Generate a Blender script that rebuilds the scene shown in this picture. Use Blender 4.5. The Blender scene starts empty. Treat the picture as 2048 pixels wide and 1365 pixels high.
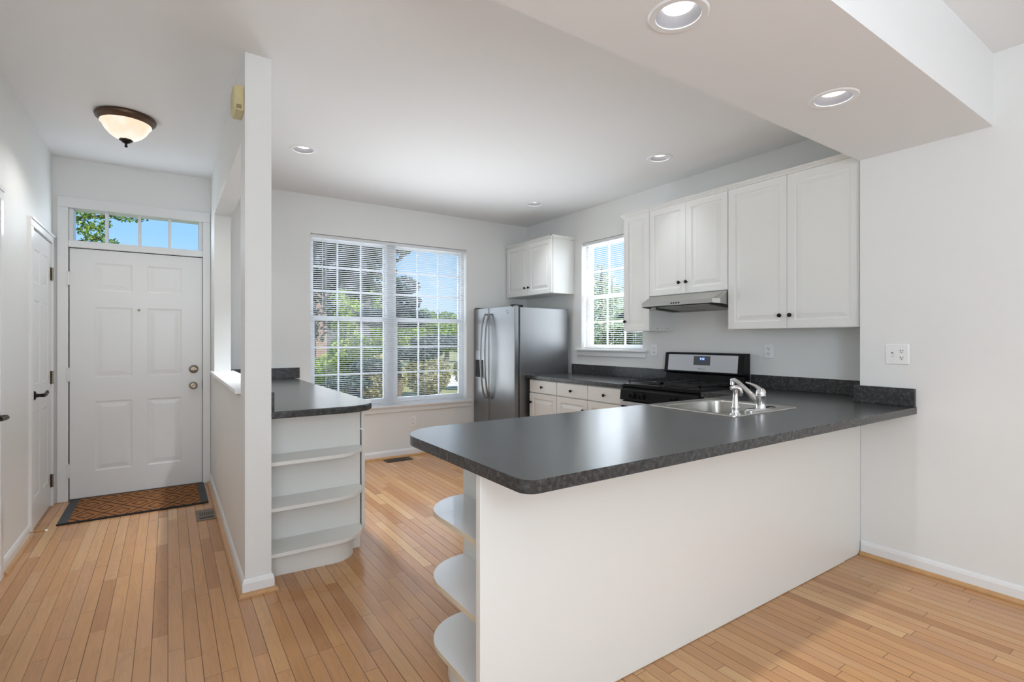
import bpy, bmesh, math, random
from mathutils import Vector, Matrix
random.seed(11)
C = bpy.context.scene.collection
SC = bpy.context.scene
def srgb(r, g, b):
    return tuple((v/255/12.92 if v/255 <= .04045 else ((v/255+.055)/1.055)**2.4) for v in (r, g, b)) + (1.0,)

# ---------------------------------------------------------------- camera, sky, sun, daylight, exposure
cam = bpy.data.objects.new('camera', bpy.data.cameras.new('camera')); C.objects.link(cam)
cam.location = (0, 0, 1.29); cam.rotation_euler = (math.pi/2, 0, math.radians(-34.0))
cam.data.sensor_width = 36; cam.data.lens = 1020/2048*36; cam.data.shift_y = -2.5/2048
cam.data.clip_start = .02; cam.data.clip_end = 200
SC.camera = cam
SC.view_settings.view_transform = 'Standard'; SC.view_settings.look = 'None'
SC.view_settings.gamma = 1; SC.view_settings.use_curve_mapping = False
SC.view_settings.exposure = 0.30
W = bpy.data.worlds.new('sky'); SC.world = W; W.use_nodes = True
_n = W.node_tree.nodes; _n.clear(); _l = W.node_tree.links
_tc = _n.new('ShaderNodeTexCoord'); _sx = _n.new('ShaderNodeSeparateXYZ'); _l.new(_tc.outputs['Generated'], _sx.inputs[0])
_cr = _n.new('ShaderNodeValToRGB'); _l.new(_sx.outputs['Z'], _cr.inputs[0])
_cr.color_ramp.elements[0].position = 0.0; _cr.color_ramp.elements[0].color = srgb(206, 226, 242)
_cr.color_ramp.elements[1].position = 0.75; _cr.color_ramp.elements[1].color = srgb(96, 162, 230)
_e = _cr.color_ramp.elements.new(.17); _e.color = srgb(146, 198, 246)
_bg = _n.new('ShaderNodeBackground'); _bg.inputs[1].default_value = 1.0; _l.new(_cr.outputs[0], _bg.inputs[0])
_wo = _n.new('ShaderNodeOutputWorld'); _l.new(_bg.outputs[0], _wo.inputs[0])
def light(name, kind, loc, energy, color=(1, 1, 1), rot=(0, 0, 0), **kw):
    d = bpy.data.lights.new(name, kind); d.energy = energy; d.color = color
    for k, v in kw.items(): setattr(d, k, v)
    o = bpy.data.objects.new(name, d); C.objects.link(o); o.location = loc; o.rotation_euler = rot
    return o
sun = light('sun', 'SUN', (0, 0, 12), 5.6, (1, .95, .86), angle=.009)
sun.rotation_euler = Vector((.30, -.72, .80)).to_track_quat('Z', 'Y').to_euler()
# daylight of the rear glass doors of the room behind the camera, plus an added side fill
def daylight(name, loc, d, energy, sx, sy, color):
    o = light(name, 'AREA', loc, energy, color, shape='RECTANGLE', size=sx, size_y=sy)
    o.rotation_euler = Vector((-d[0], -d[1], -d[2])).to_track_quat('Z', 'Y').to_euler(); return o
DAY = (.77, .88, 1)
daylight('daylight_rear_door', (1.55, -3.2, 1.12), (0, .62, .78), 23, 3.2, 2.1, DAY)
daylight('fill_rear_left', (-1.0, -1.9, 1.35), (.25, .80, .54), 46, 1.6, 1.5, DAY)  # added fill from the left to even out the light, no window there
# daylight entering by the back window, the right wall window and the door transom, plus an added uplight
daylight('daylight_back_window', (2.07, 5.62, 1.47), (0, -1, 0), 19, 1.70, 1.70, (.88, .94, 1))
daylight('fill_back_uplight', (2.07, 5.05, .95), (0, -.74, .67), 9, 1.70, .8, (.88, .94, 1)).data.spread = math.radians(96)   # added uplight for the ceiling, standing in for light off the slats
daylight('daylight_right_window', (4.08, 3.86, 1.78), (-1, 0, 0), 15, .84, 1.12, (.88, .94, 1))
light('fill_behind_camera', 'POINT', (.25, -1.0, 1.85), 34, (.78, .885, 1), shadow_soft_size=.28)   # added unseen point fill behind the camera, evens out the room light
daylight('daylight_transom', (-.2, 5.33, 2.21), (0, -1, 0), 2, .84, .22, DAY)

# ---------------------------------------------------------------- materials
def newmat(name):
    m = bpy.data.materials.new(name); m.use_nodes = True
    return m, m.node_tree.nodes, m.node_tree.links, m.node_tree.nodes['Principled BSDF']
def pm(name, rgb, rough=.5, metal=0, spec=.5, bump=0, bscale=80, var=0, coat=0):
    m, n, l, p = newmat(name)
    p.inputs['Base Color'].default_value = srgb(*rgb); p.inputs['Roughness'].default_value = rough
    p.inputs['Metallic'].default_value = metal; p.inputs['Specular IOR Level'].default_value = spec
    p.inputs['Coat Weight'].default_value = coat
    if bump or var:
        g = n.new('ShaderNodeNewGeometry'); t = n.new('ShaderNodeTexNoise'); t.inputs['Scale'].default_value = bscale
        t.inputs['Detail'].default_value = 3; l.new(g.outputs['Position'], t.inputs['Vector'])
        if bump:
            b = n.new('ShaderNodeBump'); b.inputs['Strength'].default_value = bump; b.inputs['Distance'].default_value = .002
            l.new(t.outputs[0], b.inputs['Height']); l.new(b.outputs[0], p.inputs['Normal'])
        if var:
            h = n.new('ShaderNodeHueSaturation'); h.inputs['Color'].default_value = srgb(*rgb)
            mr = n.new('ShaderNodeMapRange'); mr.inputs['From Min'].default_value = .3; mr.inputs['From Max'].default_value = .7
            mr.inputs['To Min'].default_value = 1-var; mr.inputs['To Max'].default_value = 1+var
            l.new(t.outputs[0], mr.inputs[0]); l.new(mr.outputs[0], h.inputs['Value']); l.new(h.outputs[0], p.inputs['Base Color'])
    return m
def emit(name, rgb, strength):
    m, n, l, p = newmat(name)
    p.inputs['Base Color'].default_value = srgb(*rgb); p.inputs['Emission Color'].default_value = srgb(*rgb)
    p.inputs['Emission Strength'].default_value = strength
    return m
M = {}
M['wall'] = pm('wall_paint', (243, 243, 240), .55, spec=.35, bump=.05, bscale=220)
M['ceiling'] = pm('ceiling_paint', (247, 247, 246), .8, spec=.2, bump=.05, bscale=260)
M['trim'] = pm('trim_paint', (245, 245, 244), .28, spec=.5)
M['door'] = pm('door_paint', (242, 242, 240), .32, spec=.5)
M['cab'] = pm('cabinet_thermofoil', (242, 241, 236), .33, spec=.5)
M['cabdark'] = pm('cabinet_interior_shadow_board', (214, 208, 196), .5)
M['lam'] = pm('white_shelf_laminate', (247, 247, 246), .14, spec=.7, coat=.6)
M['edge'] = pm('cream_edge_banding', (226, 212, 186), .4)
M['bronze'] = pm('dark_bronze', (38, 33, 30), .35, .7)
M['rim'] = pm('oiled_bronze_rim', (96, 76, 62), .38, .75)
M['baffle'] = pm('lamp_baffle', (150, 151, 156), .5)
M['black'] = pm('black_enamel', (6, 6, 7), .3, spec=.22)
M['blackm'] = pm('black_matte', (15, 15, 16), .6, spec=.3)
M['iron'] = pm('cast_iron', (26, 26, 28), .55, bump=.2, bscale=300)
M['chrome'] = pm('chrome', (232, 233, 235), .08, 1)
M['nickel'] = pm('aged_nickel', (150, 138, 122), .28, 1)
M['brass'] = pm('brass', (190, 150, 74), .25, 1)
M['plate'] = pm('white_plastic', (251, 251, 250), .3)
M['slot'] = pm('dark_slot', (52, 50, 46), .6)
M['ivory'] = pm('yellowed_plastic', (214, 200, 152), .45, var=.06, bscale=14)
M['ivory2'] = pm('yellowed_plastic_grille', (150, 138, 104), .6)
M['blind'] = pm('blind_white', (240, 241, 242), .4)
_m, _nn, _ll, _p = newmat('blind_slat_white'); _p.inputs['Base Color'].default_value = srgb(244, 245, 246); _p.inputs['Roughness'].default_value = .4
_t = _nn.new('ShaderNodeBsdfTranslucent'); _t.inputs[0].default_value = srgb(244, 245, 246); _x = _nn.new('ShaderNodeMixShader'); _x.inputs[0].default_value = .4
_ll.new(_p.outputs[0], _x.inputs[1]); _ll.new(_t.outputs[0], _x.inputs[2]); _ll.new(_x.outputs[0], _nn['Material Output'].inputs[0]); M['slat'] = _m
M['vinyl'] = pm('window_vinyl', (248, 249, 250), .35)
M['rubber'] = pm('grey_rubber', (74, 76, 78), .8, bump=.3, bscale=120)
M['blackrub'] = pm('black_rubber', (22, 22, 23), .8)
M['regm'] = pm('bronze_register_metal', (134, 120, 104), .45, .5)
M['regd'] = pm('dark_register_metal', (58, 44, 32), .5, .5)
M['gasket'] = pm('dark_gasket', (44, 46, 50), .6)
M['display'] = pm('grey_display_glass', (86, 90, 92), .2)
M['dispblack'] = pm('dispenser_black', (22, 23, 26), .5, spec=.2)
M['blue'] = emit('blue_display', (28, 66, 130), .35)
M['digits'] = emit('display_digits', (200, 225, 255), 1.2)
M['silverp'] = pm('silver_panel', (196, 197, 200), .32, .55)
M['badge'] = pm('badge_grey', (120, 122, 126), .35, .6)
M['filter'] = pm('hood_filter_mesh', (150, 148, 142), .45, .8, bump=.6, bscale=420)
M['lens'] = emit('lamp_lens', (255, 252, 248), 5)
M['bulb'] = pm('hood_bulb', (210, 205, 190), .2)
M['thresh'] = pm('threshold_metal', (96, 88, 78), .45, .6)
M['seam'] = pm('seam_shadow_gap', (150, 148, 142), .7)

def stainless(name, rgb, rough, vertical=True):
    m, n, l, p = newmat(name)
    p.inputs['Metallic'].default_value = 1; p.inputs['Base Color'].default_value = srgb(*rgb)
    g = n.new('ShaderNodeNewGeometry'); mp = n.new('ShaderNodeMapping'); l.new(g.outputs['Position'], mp.inputs[0])
    mp.inputs['Scale'].default_value = (4, 4, 420) if not vertical else (380, 380, 3)
    t = n.new('ShaderNodeTexNoise'); t.inputs['Scale'].default_value = 1; t.inputs['Detail'].default_value = 2; l.new(mp.outputs[0], t.inputs[0])
    mr = n.new('ShaderNodeMapRange'); mr.inputs['To Min'].default_value = rough-.05; mr.inputs['To Max'].default_value = rough+.07
    l.new(t.outputs[0], mr.inputs[0]); l.new(mr.outputs[0], p.inputs['Roughness'])
    b = n.new('ShaderNodeBump'); b.inputs['Strength'].default_value = .03; b.inputs['Distance'].default_value = .001
    l.new(t.outputs[0], b.inputs['Height']); l.new(b.outputs[0], p.inputs['Normal'])
    return m
M['steel'] = stainless('stainless_steel', (140, 140, 141), .32, False)
M['steelside'] = stainless('grey_steel_side', (138, 138, 139), .42, False)
M['sinksteel'] = pm('sink_steel', (196, 194, 189), .28, 1)
M['hoodsteel'] = stainless('hood_steel', (182, 180, 176), .36, False)

def mk_floor():
    m, n, l, p = newmat('oak_strip_floor')
    def math_(op, a, b=None):
        q = n.new('ShaderNodeMath'); q.operation = op
        for i, v in enumerate((a, b)):
            if v is None: continue
            if isinstance(v, (int, float)): q.inputs[i].default_value = v
            else: l.new(v, q.inputs[i])
        return q.outputs[0]
    g = n.new('ShaderNodeNewGeometry'); s = n.new('ShaderNodeSeparateXYZ'); l.new(g.outputs['Position'], s.inputs[0])
    w = .0572
    xw = math_('DIVIDE', s.outputs[0], w); row = math_('FLOOR', xw); fx = math_('FRACT', xw)
    wn = n.new('ShaderNodeTexWhiteNoise'); wn.noise_dimensions = '1D'; l.new(row, wn.inputs['W'])
    wn1 = n.new('ShaderNodeTexWhiteNoise'); wn1.noise_dimensions = '1D'; l.new(math_('ADD', row, 431.7), wn1.inputs['W'])
    L = math_('ADD', math_('MULTIPLY', wn1.outputs['Value'], .5), .55)
    yl = math_('ADD', math_('DIVIDE', s.outputs[1], L), math_('MULTIPLY', wn.outputs['Value'], 9.0))
    seg = math_('FLOOR', yl); fy = math_('FRACT', yl)
    cb = n.new('ShaderNodeCombineXYZ'); l.new(row, cb.inputs[0]); l.new(seg, cb.inputs[1])
    wn2 = n.new('ShaderNodeTexWhiteNoise'); wn2.noise_dimensions = '2D'; l.new(cb.outputs[0], wn2.inputs['Vector'])
    cr = n.new('ShaderNodeValToRGB'); l.new(wn2.outputs['Value'], cr.inputs[0])
    cols = [(0, (180, 127, 83)), (.12, (194, 142, 94)), (.35, (204, 152, 102)), (.55, (197, 146, 103)), (.72, (212, 164, 113)), (.88, (191, 141, 101)), (1, (219, 175, 124))]
    e = cr.color_ramp.elements
    e[0].position, e[0].color = 0, srgb(*cols[0][1]); e[1].position, e[1].color = 1, srgb(*cols[-1][1])
    for ps, c in cols[1:-1]:
        x = e.new(ps); x.color = srgb(*c)
    # grain
    gv = n.new('ShaderNodeCombineXYZ')
    l.new(math_('MULTIPLY', s.outputs[0], 55), gv.inputs[0]); l.new(math_('MULTIPLY', s.outputs[1], 3.2), gv.inputs[1])
    l.new(math_('MULTIPLY', wn2.outputs['Value'], 57), gv.inputs[2])
    t = n.new('ShaderNodeTexNoise'); t.inputs['Scale'].default_value = 1; t.inputs['Detail'].default_value = 6; t.inputs['Distortion'].default_value = .6
    l.new(gv.outputs[0], t.inputs['Vector'])
    gv2 = n.new('ShaderNodeCombineXYZ')
    l.new(math_('MULTIPLY', s.outputs[0], 14), gv2.inputs[0]); l.new(math_('MULTIPLY', s.outputs[1], 1.5), gv2.inputs[1])
    l.new(math_('MULTIPLY', wn2.outputs['Value'], 91), gv2.inputs[2])
    wv = n.new('ShaderNodeTexNoise'); wv.inputs['Scale'].default_value = 1; wv.inputs['Detail'].default_value = 1; l.new(gv2.outputs[0], wv.inputs['Vector'])
    rings = math_('FRACT', math_('MULTIPLY', wv.outputs[0], 13))
    ringd = math_('MULTIPLY', math_('POWER', rings, 4), .10)
    val = math_('ADD', math_('MULTIPLY', t.outputs[0], .30), .87)
    val = math_('SUBTRACT', val, ringd)
    # gaps
    ex = math_('MULTIPLY', math_('MINIMUM', fx, math_('SUBTRACT', 1, fx)), w)
    ey = math_('MULTIPLY', math_('MINIMUM', fy, math_('SUBTRACT', 1, fy)), L)
    gx = n.new('ShaderNodeMapRange'); gx.inputs['From Min'].default_value = .0007; gx.inputs['From Max'].default_value = .0021
    l.new(ex, gx.inputs[0])
    gy = n.new('ShaderNodeMapRange'); gy.inputs['From Min'].default_value = .0004; gy.inputs['From Max'].default_value = .0014
    l.new(ey, gy.inputs[0])
    gx2 = math_('MAXIMUM', gx.outputs[0], math_('MULTIPLY', math_('GREATER_THAN', wn1.outputs['Value'], .6), .45))
    gap = math_('MINIMUM', gx2, gy.outputs[0])
    hs = n.new('ShaderNodeHueSaturation'); l.new(cr.outputs[0], hs.inputs['Color']); l.new(val, hs.inputs['Value'])
    mx = n.new('ShaderNodeMix'); mx.data_type = 'RGBA'; mx.inputs[6].default_value = srgb(96, 62, 38)
    l.new(gap, mx.inputs[0]); l.new(hs.outputs[0], mx.inputs[7]); l.new(mx.outputs[2], p.inputs['Base Color'])
    rr = n.new('ShaderNodeMapRange'); rr.inputs['To Min'].default_value = .15; rr.inputs['To Max'].default_value = .27
    l.new(t.outputs[0], rr.inputs[0]); l.new(rr.outputs[0], p.inputs['Roughness'])
    b = n.new('ShaderNodeBump'); b.inputs['Strength'].default_value = .35; b.inputs['Distance'].default_value = .0012
    l.new(gap, b.inputs['Height']); l.new(b.outputs[0], p.inputs['Normal'])
    return m
M['floor'] = mk_floor()
M['oak'] = pm('oak_shoe_moulding', (204, 158, 108), .35, var=.08, bscale=25)

def mk_counter():
    m, n, l, p = newmat('charcoal_laminate')
    g = n.new('ShaderNodeNewGeometry')
    t = n.new('ShaderNodeTexNoise'); t.inputs['Scale'].default_value = 62; t.inputs['Detail'].default_value = 5; t.inputs['Roughness'].default_value = .62
    l.new(g.outputs['Position'], t.inputs['Vector'])
    v = n.new('ShaderNodeTexVoronoi'); v.inputs['Scale'].default_value = 95; l.new(g.outputs['Position'], v.inputs['Vector'])
    cr = n.new('ShaderNodeValToRGB'); l.new(t.outputs[0], cr.inputs[0]); e = cr.color_ramp.elements
    e[0].position = .33; e[0].color = srgb(40, 43, 45); e[1].position = .72; e[1].color = srgb(88, 93, 96)
    x = e.new(.52); x.color = srgb(58, 62, 65)
    mx = n.new('ShaderNodeMix'); mx.data_type = 'RGBA'; mx.blend_type = 'MULTIPLY'; mx.inputs[0].default_value = .35
    l.new(cr.outputs[0], mx.inputs[6]); l.new(v.outputs['Color'], mx.inputs[7])
    hs = n.new('ShaderNodeHueSaturation'); hs.inputs['Saturation'].default_value = .25; l.new(mx.outputs[2], hs.inputs['Color'])
    l.new(hs.outputs[0], p.inputs['Base Color'])
    p.inputs['Roughness'].default_value = .26; p.inputs['Specular IOR Level'].default_value = .6
    return m
M['counter'] = mk_counter()

def mk_glass():
    m, n, l, p = newmat('window_glass'); n.remove(p)
    tr = n.new('ShaderNodeBsdfTransparent'); gl = n.new('ShaderNodeBsdfGlossy'); gl.inputs['Roughness'].default_value = .02
    f = n.new('ShaderNodeLayerWeight'); pw = n.new('ShaderNodeMath'); pw.operation = 'POWER'; pw.inputs[1].default_value = 5
    l.new(f.outputs['Facing'], pw.inputs[0]); ma = n.new('ShaderNodeMath'); ma.operation = 'MULTIPLY_ADD'; l.new(pw.outputs[0], ma.inputs[0])
    ma.inputs[1].default_value = .6; ma.inputs[2].default_value = .022
    mx = n.new('ShaderNodeMixShader'); l.new(ma.outputs[0], mx.inputs[0]); l.new(tr.outputs[0], mx.inputs[1]); l.new(gl.outputs[0], mx.inputs[2])
    l.new(mx.outputs[0], n['Material Output'].inputs[0])
    return m
M['glass'] = mk_glass()
def mk_shade():
    m, n, l, p = newmat('alabaster_glass_shade')
    g = n.new('ShaderNodeNewGeometry'); t = n.new('ShaderNodeTexNoise'); t.inputs['Scale'].default_value = 9; t.inputs['Detail'].default_value = 2
    l.new(g.outputs['Position'], t.inputs['Vector'])
    cr = n.new('ShaderNodeValToRGB'); l.new(t.outputs[0], cr.inputs[0])
    cr.color_ramp.elements[0].color = srgb(255, 226, 196); cr.color_ramp.elements[1].color = srgb(255, 247, 234)
    cr.color_ramp.elements[0].position = .35; cr.color_ramp.elements[1].position = .62
    l.new(cr.outputs[0], p.inputs['Emission Color']); p.inputs['Emission Strength'].default_value = .70
    p.inputs['Base Color'].default_value = srgb(176, 160, 142); p.inputs['Roughness'].default_value = .25
    return m
M['shade'] = mk_shade()
def mk_mat():
    m, n, l, p = newmat('coir_diamond_mat')
    def math_(op, a, b=None):
        q = n.new('ShaderNodeMath'); q.operation = op
        for i, v in enumerate((a, b)):
            if v is None: continue
            if isinstance(v, (int, float)): q.inputs[i].default_value = v
            else: l.new(v, q.inputs[i])
        return q.outputs[0]
    g = n.new('ShaderNodeNewGeometry'); s = n.new('ShaderNodeSeparateXYZ'); l.new(g.outputs['Position'], s.inputs[0])
    t = n.new('ShaderNodeTexNoise'); t.inputs['Scale'].default_value = 160; l.new(g.outputs['Position'], t.inputs['Vector'])
    j = math_('MULTIPLY', math_('SUBTRACT', t.outputs[0], .5), .05)
    # lattice whose lines cross at (-0.287, 4.96), diamonds 0.21 x 0.30
    a = math_('DIVIDE', math_('ADD', s.outputs[0], .287+4.2-.105), .21); b = math_('DIVIDE', math_('SUBTRACT', s.outputs[1], 4.96-6), .30)
    u = math_('ADD', math_('ADD', a, b), j); v = math_('SUBTRACT', a, b)
    def tri(x):   # distance to nearest lattice line, 0 on the line, .5 in the middle
        f = math_('FRACT', math_('ADD', x, .5)); return math_('MINIMUM', f, math_('SUBTRACT', 1, f))
    d = math_('MINIMUM', tri(u), tri(v))
    l1 = math_('LESS_THAN', d, .035)
    l2 = math_('LESS_THAN', math_('ABSOLUTE', math_('SUBTRACT', d, .27)), .032)
    line = math_('MAXIMUM', l1, l2)
    mx = n.new('ShaderNodeMix'); mx.data_type = 'RGBA'; l.new(line, mx.inputs[0])
    cr = n.new('ShaderNodeValToRGB'); l.new(t.outputs[0], cr.inputs[0]); cr.color_ramp.elements[0].color = srgb(122, 76, 40); cr.color_ramp.elements[1].color = srgb(176, 116, 62)
    l.new(cr.outputs[0], mx.inputs[6]); mx.inputs[7].default_value = srgb(44, 30, 20); l.new(mx.outputs[2], p.inputs['Base Color'])
    p.inputs['Roughness'].default_value = .95
    bp = n.new('ShaderNodeBump'); bp.inputs['Strength'].default_value = .6; bp.inputs['Distance'].default_value = .004
    l.new(math_('SUBTRACT', t.outputs[0], line), bp.inputs['Height']); l.new(bp.outputs[0], p.inputs['Normal'])
    return m
M['coir'] = mk_mat()
def leafmat(name, a, b):
    m, n, l, p = newmat(name)
    g = n.new('ShaderNodeNewGeometry'); cr = n.new('ShaderNodeValToRGB'); l.new(g.outputs['Random Per Island'], cr.inputs[0])
    cr.color_ramp.elements[0].color = srgb(*a); cr.color_ramp.elements[1].color = srgb(*b)
    l.new(cr.outputs[0], p.inputs['Base Color']); p.inputs['Roughness'].default_value = .6
    p.inputs['Specular IOR Level'].default_value = .3
    tl = n.new('ShaderNodeBsdfTranslucent'); l.new(cr.outputs[0], tl.inputs[0])
    mx = n.new('ShaderNodeMixShader'); mx.inputs[0].default_value = .35; l.new(p.outputs[0], mx.inputs[1]); l.new(tl.outputs[0], mx.inputs[2])
    l.new(mx.outputs[0], n['Material Output'].inputs[0])
    return m
M['leaf'] = leafmat('leaves_mid_green', (58, 96, 30), (168, 196, 82))
M['leafd'] = leafmat('leaves_dark_green', (36, 58, 30), (96, 120, 62))
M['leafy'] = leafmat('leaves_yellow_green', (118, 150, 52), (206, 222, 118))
M['needle'] = leafmat('needles_blue_green', (44, 66, 62), (98, 122, 112))
M['pine'] = leafmat('needles_pale_green', (140, 164, 120), (226, 234, 204))
M['olive'] = leafmat('leaves_olive', (112, 112, 66), (204, 198, 146))
M['bark'] = pm('bark', (104, 92, 78), .9, bump=.8, bscale=30, var=.3)
M['grass'] = pm('lawn', (140, 140, 92), .95, var=.3, bscale=14)
M['mulch'] = pm('mulch', (116, 96, 74), .95, var=.4, bscale=22)
M['concrete'] = pm('concrete_walk', (214, 204, 190), .9, var=.06, bscale=5)
M['siding'] = pm('darkened_grey_siding', (92, 92, 94), .7)  # grey darkened to stand in for shade on the house behind the tree
M['roof'] = pm('roof_shingle', (92, 92, 96), .9, var=.2, bscale=18)
M['extwall'] = pm('outside_brick_wall', (150, 128, 112), .9, var=.2, bscale=20)

# ---------------------------------------------------------------- mesh helpers
def B(): return bmesh.new()
def box(bm, x0, x1, y0, y1, z0, z1):
    vs = [bm.verts.new((x, y, z)) for z in (z0, z1) for y in (y0, y1) for x in (x0, x1)]
    for q in ((0, 2, 3, 1), (4, 5, 7, 6), (0, 1, 5, 4), (2, 6, 7, 3), (0, 4, 6, 2), (1, 3, 7, 5)):
        bm.faces.new([vs[i] for i in q])
    return bm
def loft(bm, loops, cap0=True, cap1=True, closed=True):
    rings = [[bm.verts.new(p) for p in lp] for lp in loops]
    n = len(rings[0])
    for a, b in zip(rings, rings[1:]):
        for i in range(n if closed else n-1):
            j = (i+1) % n
            bm.faces.new((a[i], a[j], b[j], b[i]))
    if cap0: bm.faces.new(rings[0])
    if cap1: bm.faces.new(rings[-1])
    return bm
def frame_of(d):
    d = Vector(d).normalized(); u = d.cross(Vector((0, 0, 1)))
    if u.length < 1e-4: u = Vector((1, 0, 0))
    u.normalize(); return d, u, d.cross(u)
def lathe(bm, prof, origin, axis=(0, 0, 1), seg=24, cap0=True, cap1=True):
    d, u, v = frame_of(axis); o = Vector(origin)
    loft(bm, [[o+d*h+(u*math.cos(2*math.pi*i/seg)+v*math.sin(2*math.pi*i/seg))*max(r, 1e-4) for i in range(seg)] for r, h in prof], cap0, cap1)
    return bm
def cyl(bm, p0, p1, r, r1=None, seg=16):
    p0, p1 = Vector(p0), Vector(p1)
    return lathe(bm, [(r, 0), (r if r1 is None else r1, (p1-p0).length)], p0, p1-p0, seg)
def tube(bm, pts, rad, seg=10, flat=1.0):
    pts = [Vector(p) for p in pts]; loops = []
    pu = None
    for i, p in enumerate(pts):
        t = (pts[min(i+1, len(pts)-1)]-pts[max(i-1, 0)]).normalized()
        if pu is None: _, u, v = frame_of(t)
        else:
            u = (pu-t*pu.dot(t)).normalized(); v = t.cross(u)
        pu = u; r = rad[i] if isinstance(rad, (list, tuple)) else rad
        loops.append([p+(u*math.cos(2*math.pi*k/seg)+v*math.sin(2*math.pi*k/seg)*flat)*r for k in range(seg)])
    return loft(bm, loops)
def arc(cx, cy, r, a0, a1, n=8):
    return [(cx+r*math.cos(math.radians(a0+(a1-a0)*i/n)), cy+r*math.sin(math.radians(a0+(a1-a0)*i/n))) for i in range(n+1)]
def rrect(x0, x1, y0, y1, r, n=6):
    return arc(x1-r, y0+r, r, -90, 0, n)+arc(x1-r, y1-r, r, 0, 90, n)+arc(x0+r, y1-r, r, 90, 180, n)+arc(x0+r, y0+r, r, 180, 270, n)
def prism(bm, pts, z0, z1, holes=()):
    def lid(z):
        es = []; loops = []
        for lp in [pts]+list(holes):
            vs = [bm.verts.new((x, y, z)) for x, y in lp]; loops.append(vs)
            es += [bm.edges.new((vs[i], vs[(i+1) % len(vs)])) for i in range(len(vs))]
        if holes: bmesh.ops.triangle_fill(bm, edges=es, use_beauty=True)
        else: bm.faces.new(loops[0])
        return loops
    a, b = lid(z0), lid(z1)
    for la, lb in zip(a, b):
        for i in range(len(la)):
            j = (i+1) % len(la); bm.faces.new((la[i], la[j], lb[j], lb[i]))
    return bm
CABP = [(0, 0), (.005, .008), (.015, .009), (.046, .001)]
DOORP = [(0, 0), (.010, .005), (.018, .005), (.045, .0015)]
def raised(bm, o, ux, n, w, h, t, panels, prof=CABP):
    """door leaf: front at o facing n, viewer's right is ux, panels are rectangles pressed into the face"""
    o, ux, n = Vector(o), Vector(ux), Vector(n)
    P = lambda x, y, z: o+ux*x-n*y+Vector((0, 0, z))
    xs = sorted({0, w, *[v for p in panels for v in p[:2]]}); zs = sorted({0, h, *[v for p in panels for v in p[2:]]})
    V = {}
    def vert(x, y, z):
        k = (round(x, 5), round(y, 5), round(z, 5))
        if k not in V: V[k] = bm.verts.new(P(x, y, z))
        return V[k]
    for x0, x1 in zip(xs, xs[1:]):
        for z0, z1 in zip(zs, zs[1:]):
            if any(p[0]-1e-6 <= x0 and x1 <= p[1]+1e-6 and p[2]-1e-6 <= z0 and z1 <= p[3]+1e-6 for p in panels): continue
            bm.faces.new((vert(x0, 0, z0), vert(x1, 0, z0), vert(x1, 0, z1), vert(x0, 0, z1)))
    for x0, x1, z0, z1 in panels:
        rings = [[vert(x0+i, y, z0+i), vert(x1-i, y, z0+i), vert(x1-i, y, z1-i), vert(x0+i, y, z1-i)] for i, y in prof]
        # the outer ring must share the grid's verts on its corners only; intermediate grid verts are coplanar
        for a, b in zip(rings, rings[1:]):
            for i in range(4): bm.faces.new((a[i], a[(i+1) % 4], b[(i+1) % 4], b[i]))
        bm.faces.new(rings[-1])
    bk = [vert(0, t, 0), vert(w, t, 0), vert(w, t, h), vert(0, t, h)]
    bm.faces.new(bk[::-1])
    fr = [vert(0, 0, 0), vert(w, 0, 0), vert(w, 0, h), vert(0, 0, h)]
    for i in range(4): bm.faces.new((fr[i], fr[(i+1) % 4], bk[(i+1) % 4], bk[i]))
    return bm
INV = {}
def tag(o, label=None, cat=None, group=None, kind=None):
    if label: o['label'] = label
    if cat: o['category'] = cat
    if group: o['group'] = group
    if kind: o['kind'] = kind
    return o
def thing(name, loc, label, cat, group=None, kind=None):
    o = bpy.data.objects.new(name, None); o.empty_display_size = .1; C.objects.link(o); o.location = loc
    INV[o.name] = Matrix.Translation(-Vector(loc))
    return tag(o, label, cat, group, kind)
def obj(name, bm, mat, parent=None, smooth=False, bevel=0, origin=None, fixn=True, bseg=2):
    if fixn: bmesh.ops.recalc_face_normals(bm, faces=bm.faces)
    me = bpy.data.meshes.new(name)
    o = bpy.data.objects.new(name, me); C.objects.link(o)
    if parent is not None:
        o.parent = parent; INV[o.name] = INV[parent.name]; bm.transform(INV[parent.name])
    else:
        if origin is None:
            c = [v.co for v in bm.verts]
            origin = ((min(v.x for v in c)+max(v.x for v in c))/2, (min(v.y for v in c)+max(v.y for v in c))/2, min(v.z for v in c))
        o.location = origin; INV[o.name] = Matrix.Translation(-Vector(origin)); bm.transform(INV[o.name])
    bm.to_mesh(me); bm.free()
    for mm in (mat if isinstance(mat, (list, tuple)) else [mat]): me.materials.append(M[mm] if isinstance(mm, str) else mm)
    if smooth:
        for p in me.polygons: p.use_smooth = True
        md = o.modifiers.new('smooth', 'EDGE_SPLIT'); md.split_angle = math.radians(40)
    if bevel:
        md = o.modifiers.new('bevel', 'BEVEL'); md.width = bevel; md.segments = bseg; md.limit_method = 'ANGLE'; md.angle_limit = math.radians(40)
    return o
def struct(name, bm, mat, parent=None, **k):
    o = obj(name, bm, mat, parent, **k)
    if parent is None: o['kind'] = 'structure'
    return o
def dup(root, loc, label=None, rotz=0):
    r = root.copy(); C.objects.link(r); r.location = loc; r.rotation_euler = (0, 0, rotz)
    if label: r['label'] = label
    for ch in list(root.children):
        c = ch.copy(); C.objects.link(c); c.parent = r
        for g in ch.children:
            d = g.copy(); C.objects.link(d); d.parent = c
    return r
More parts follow.
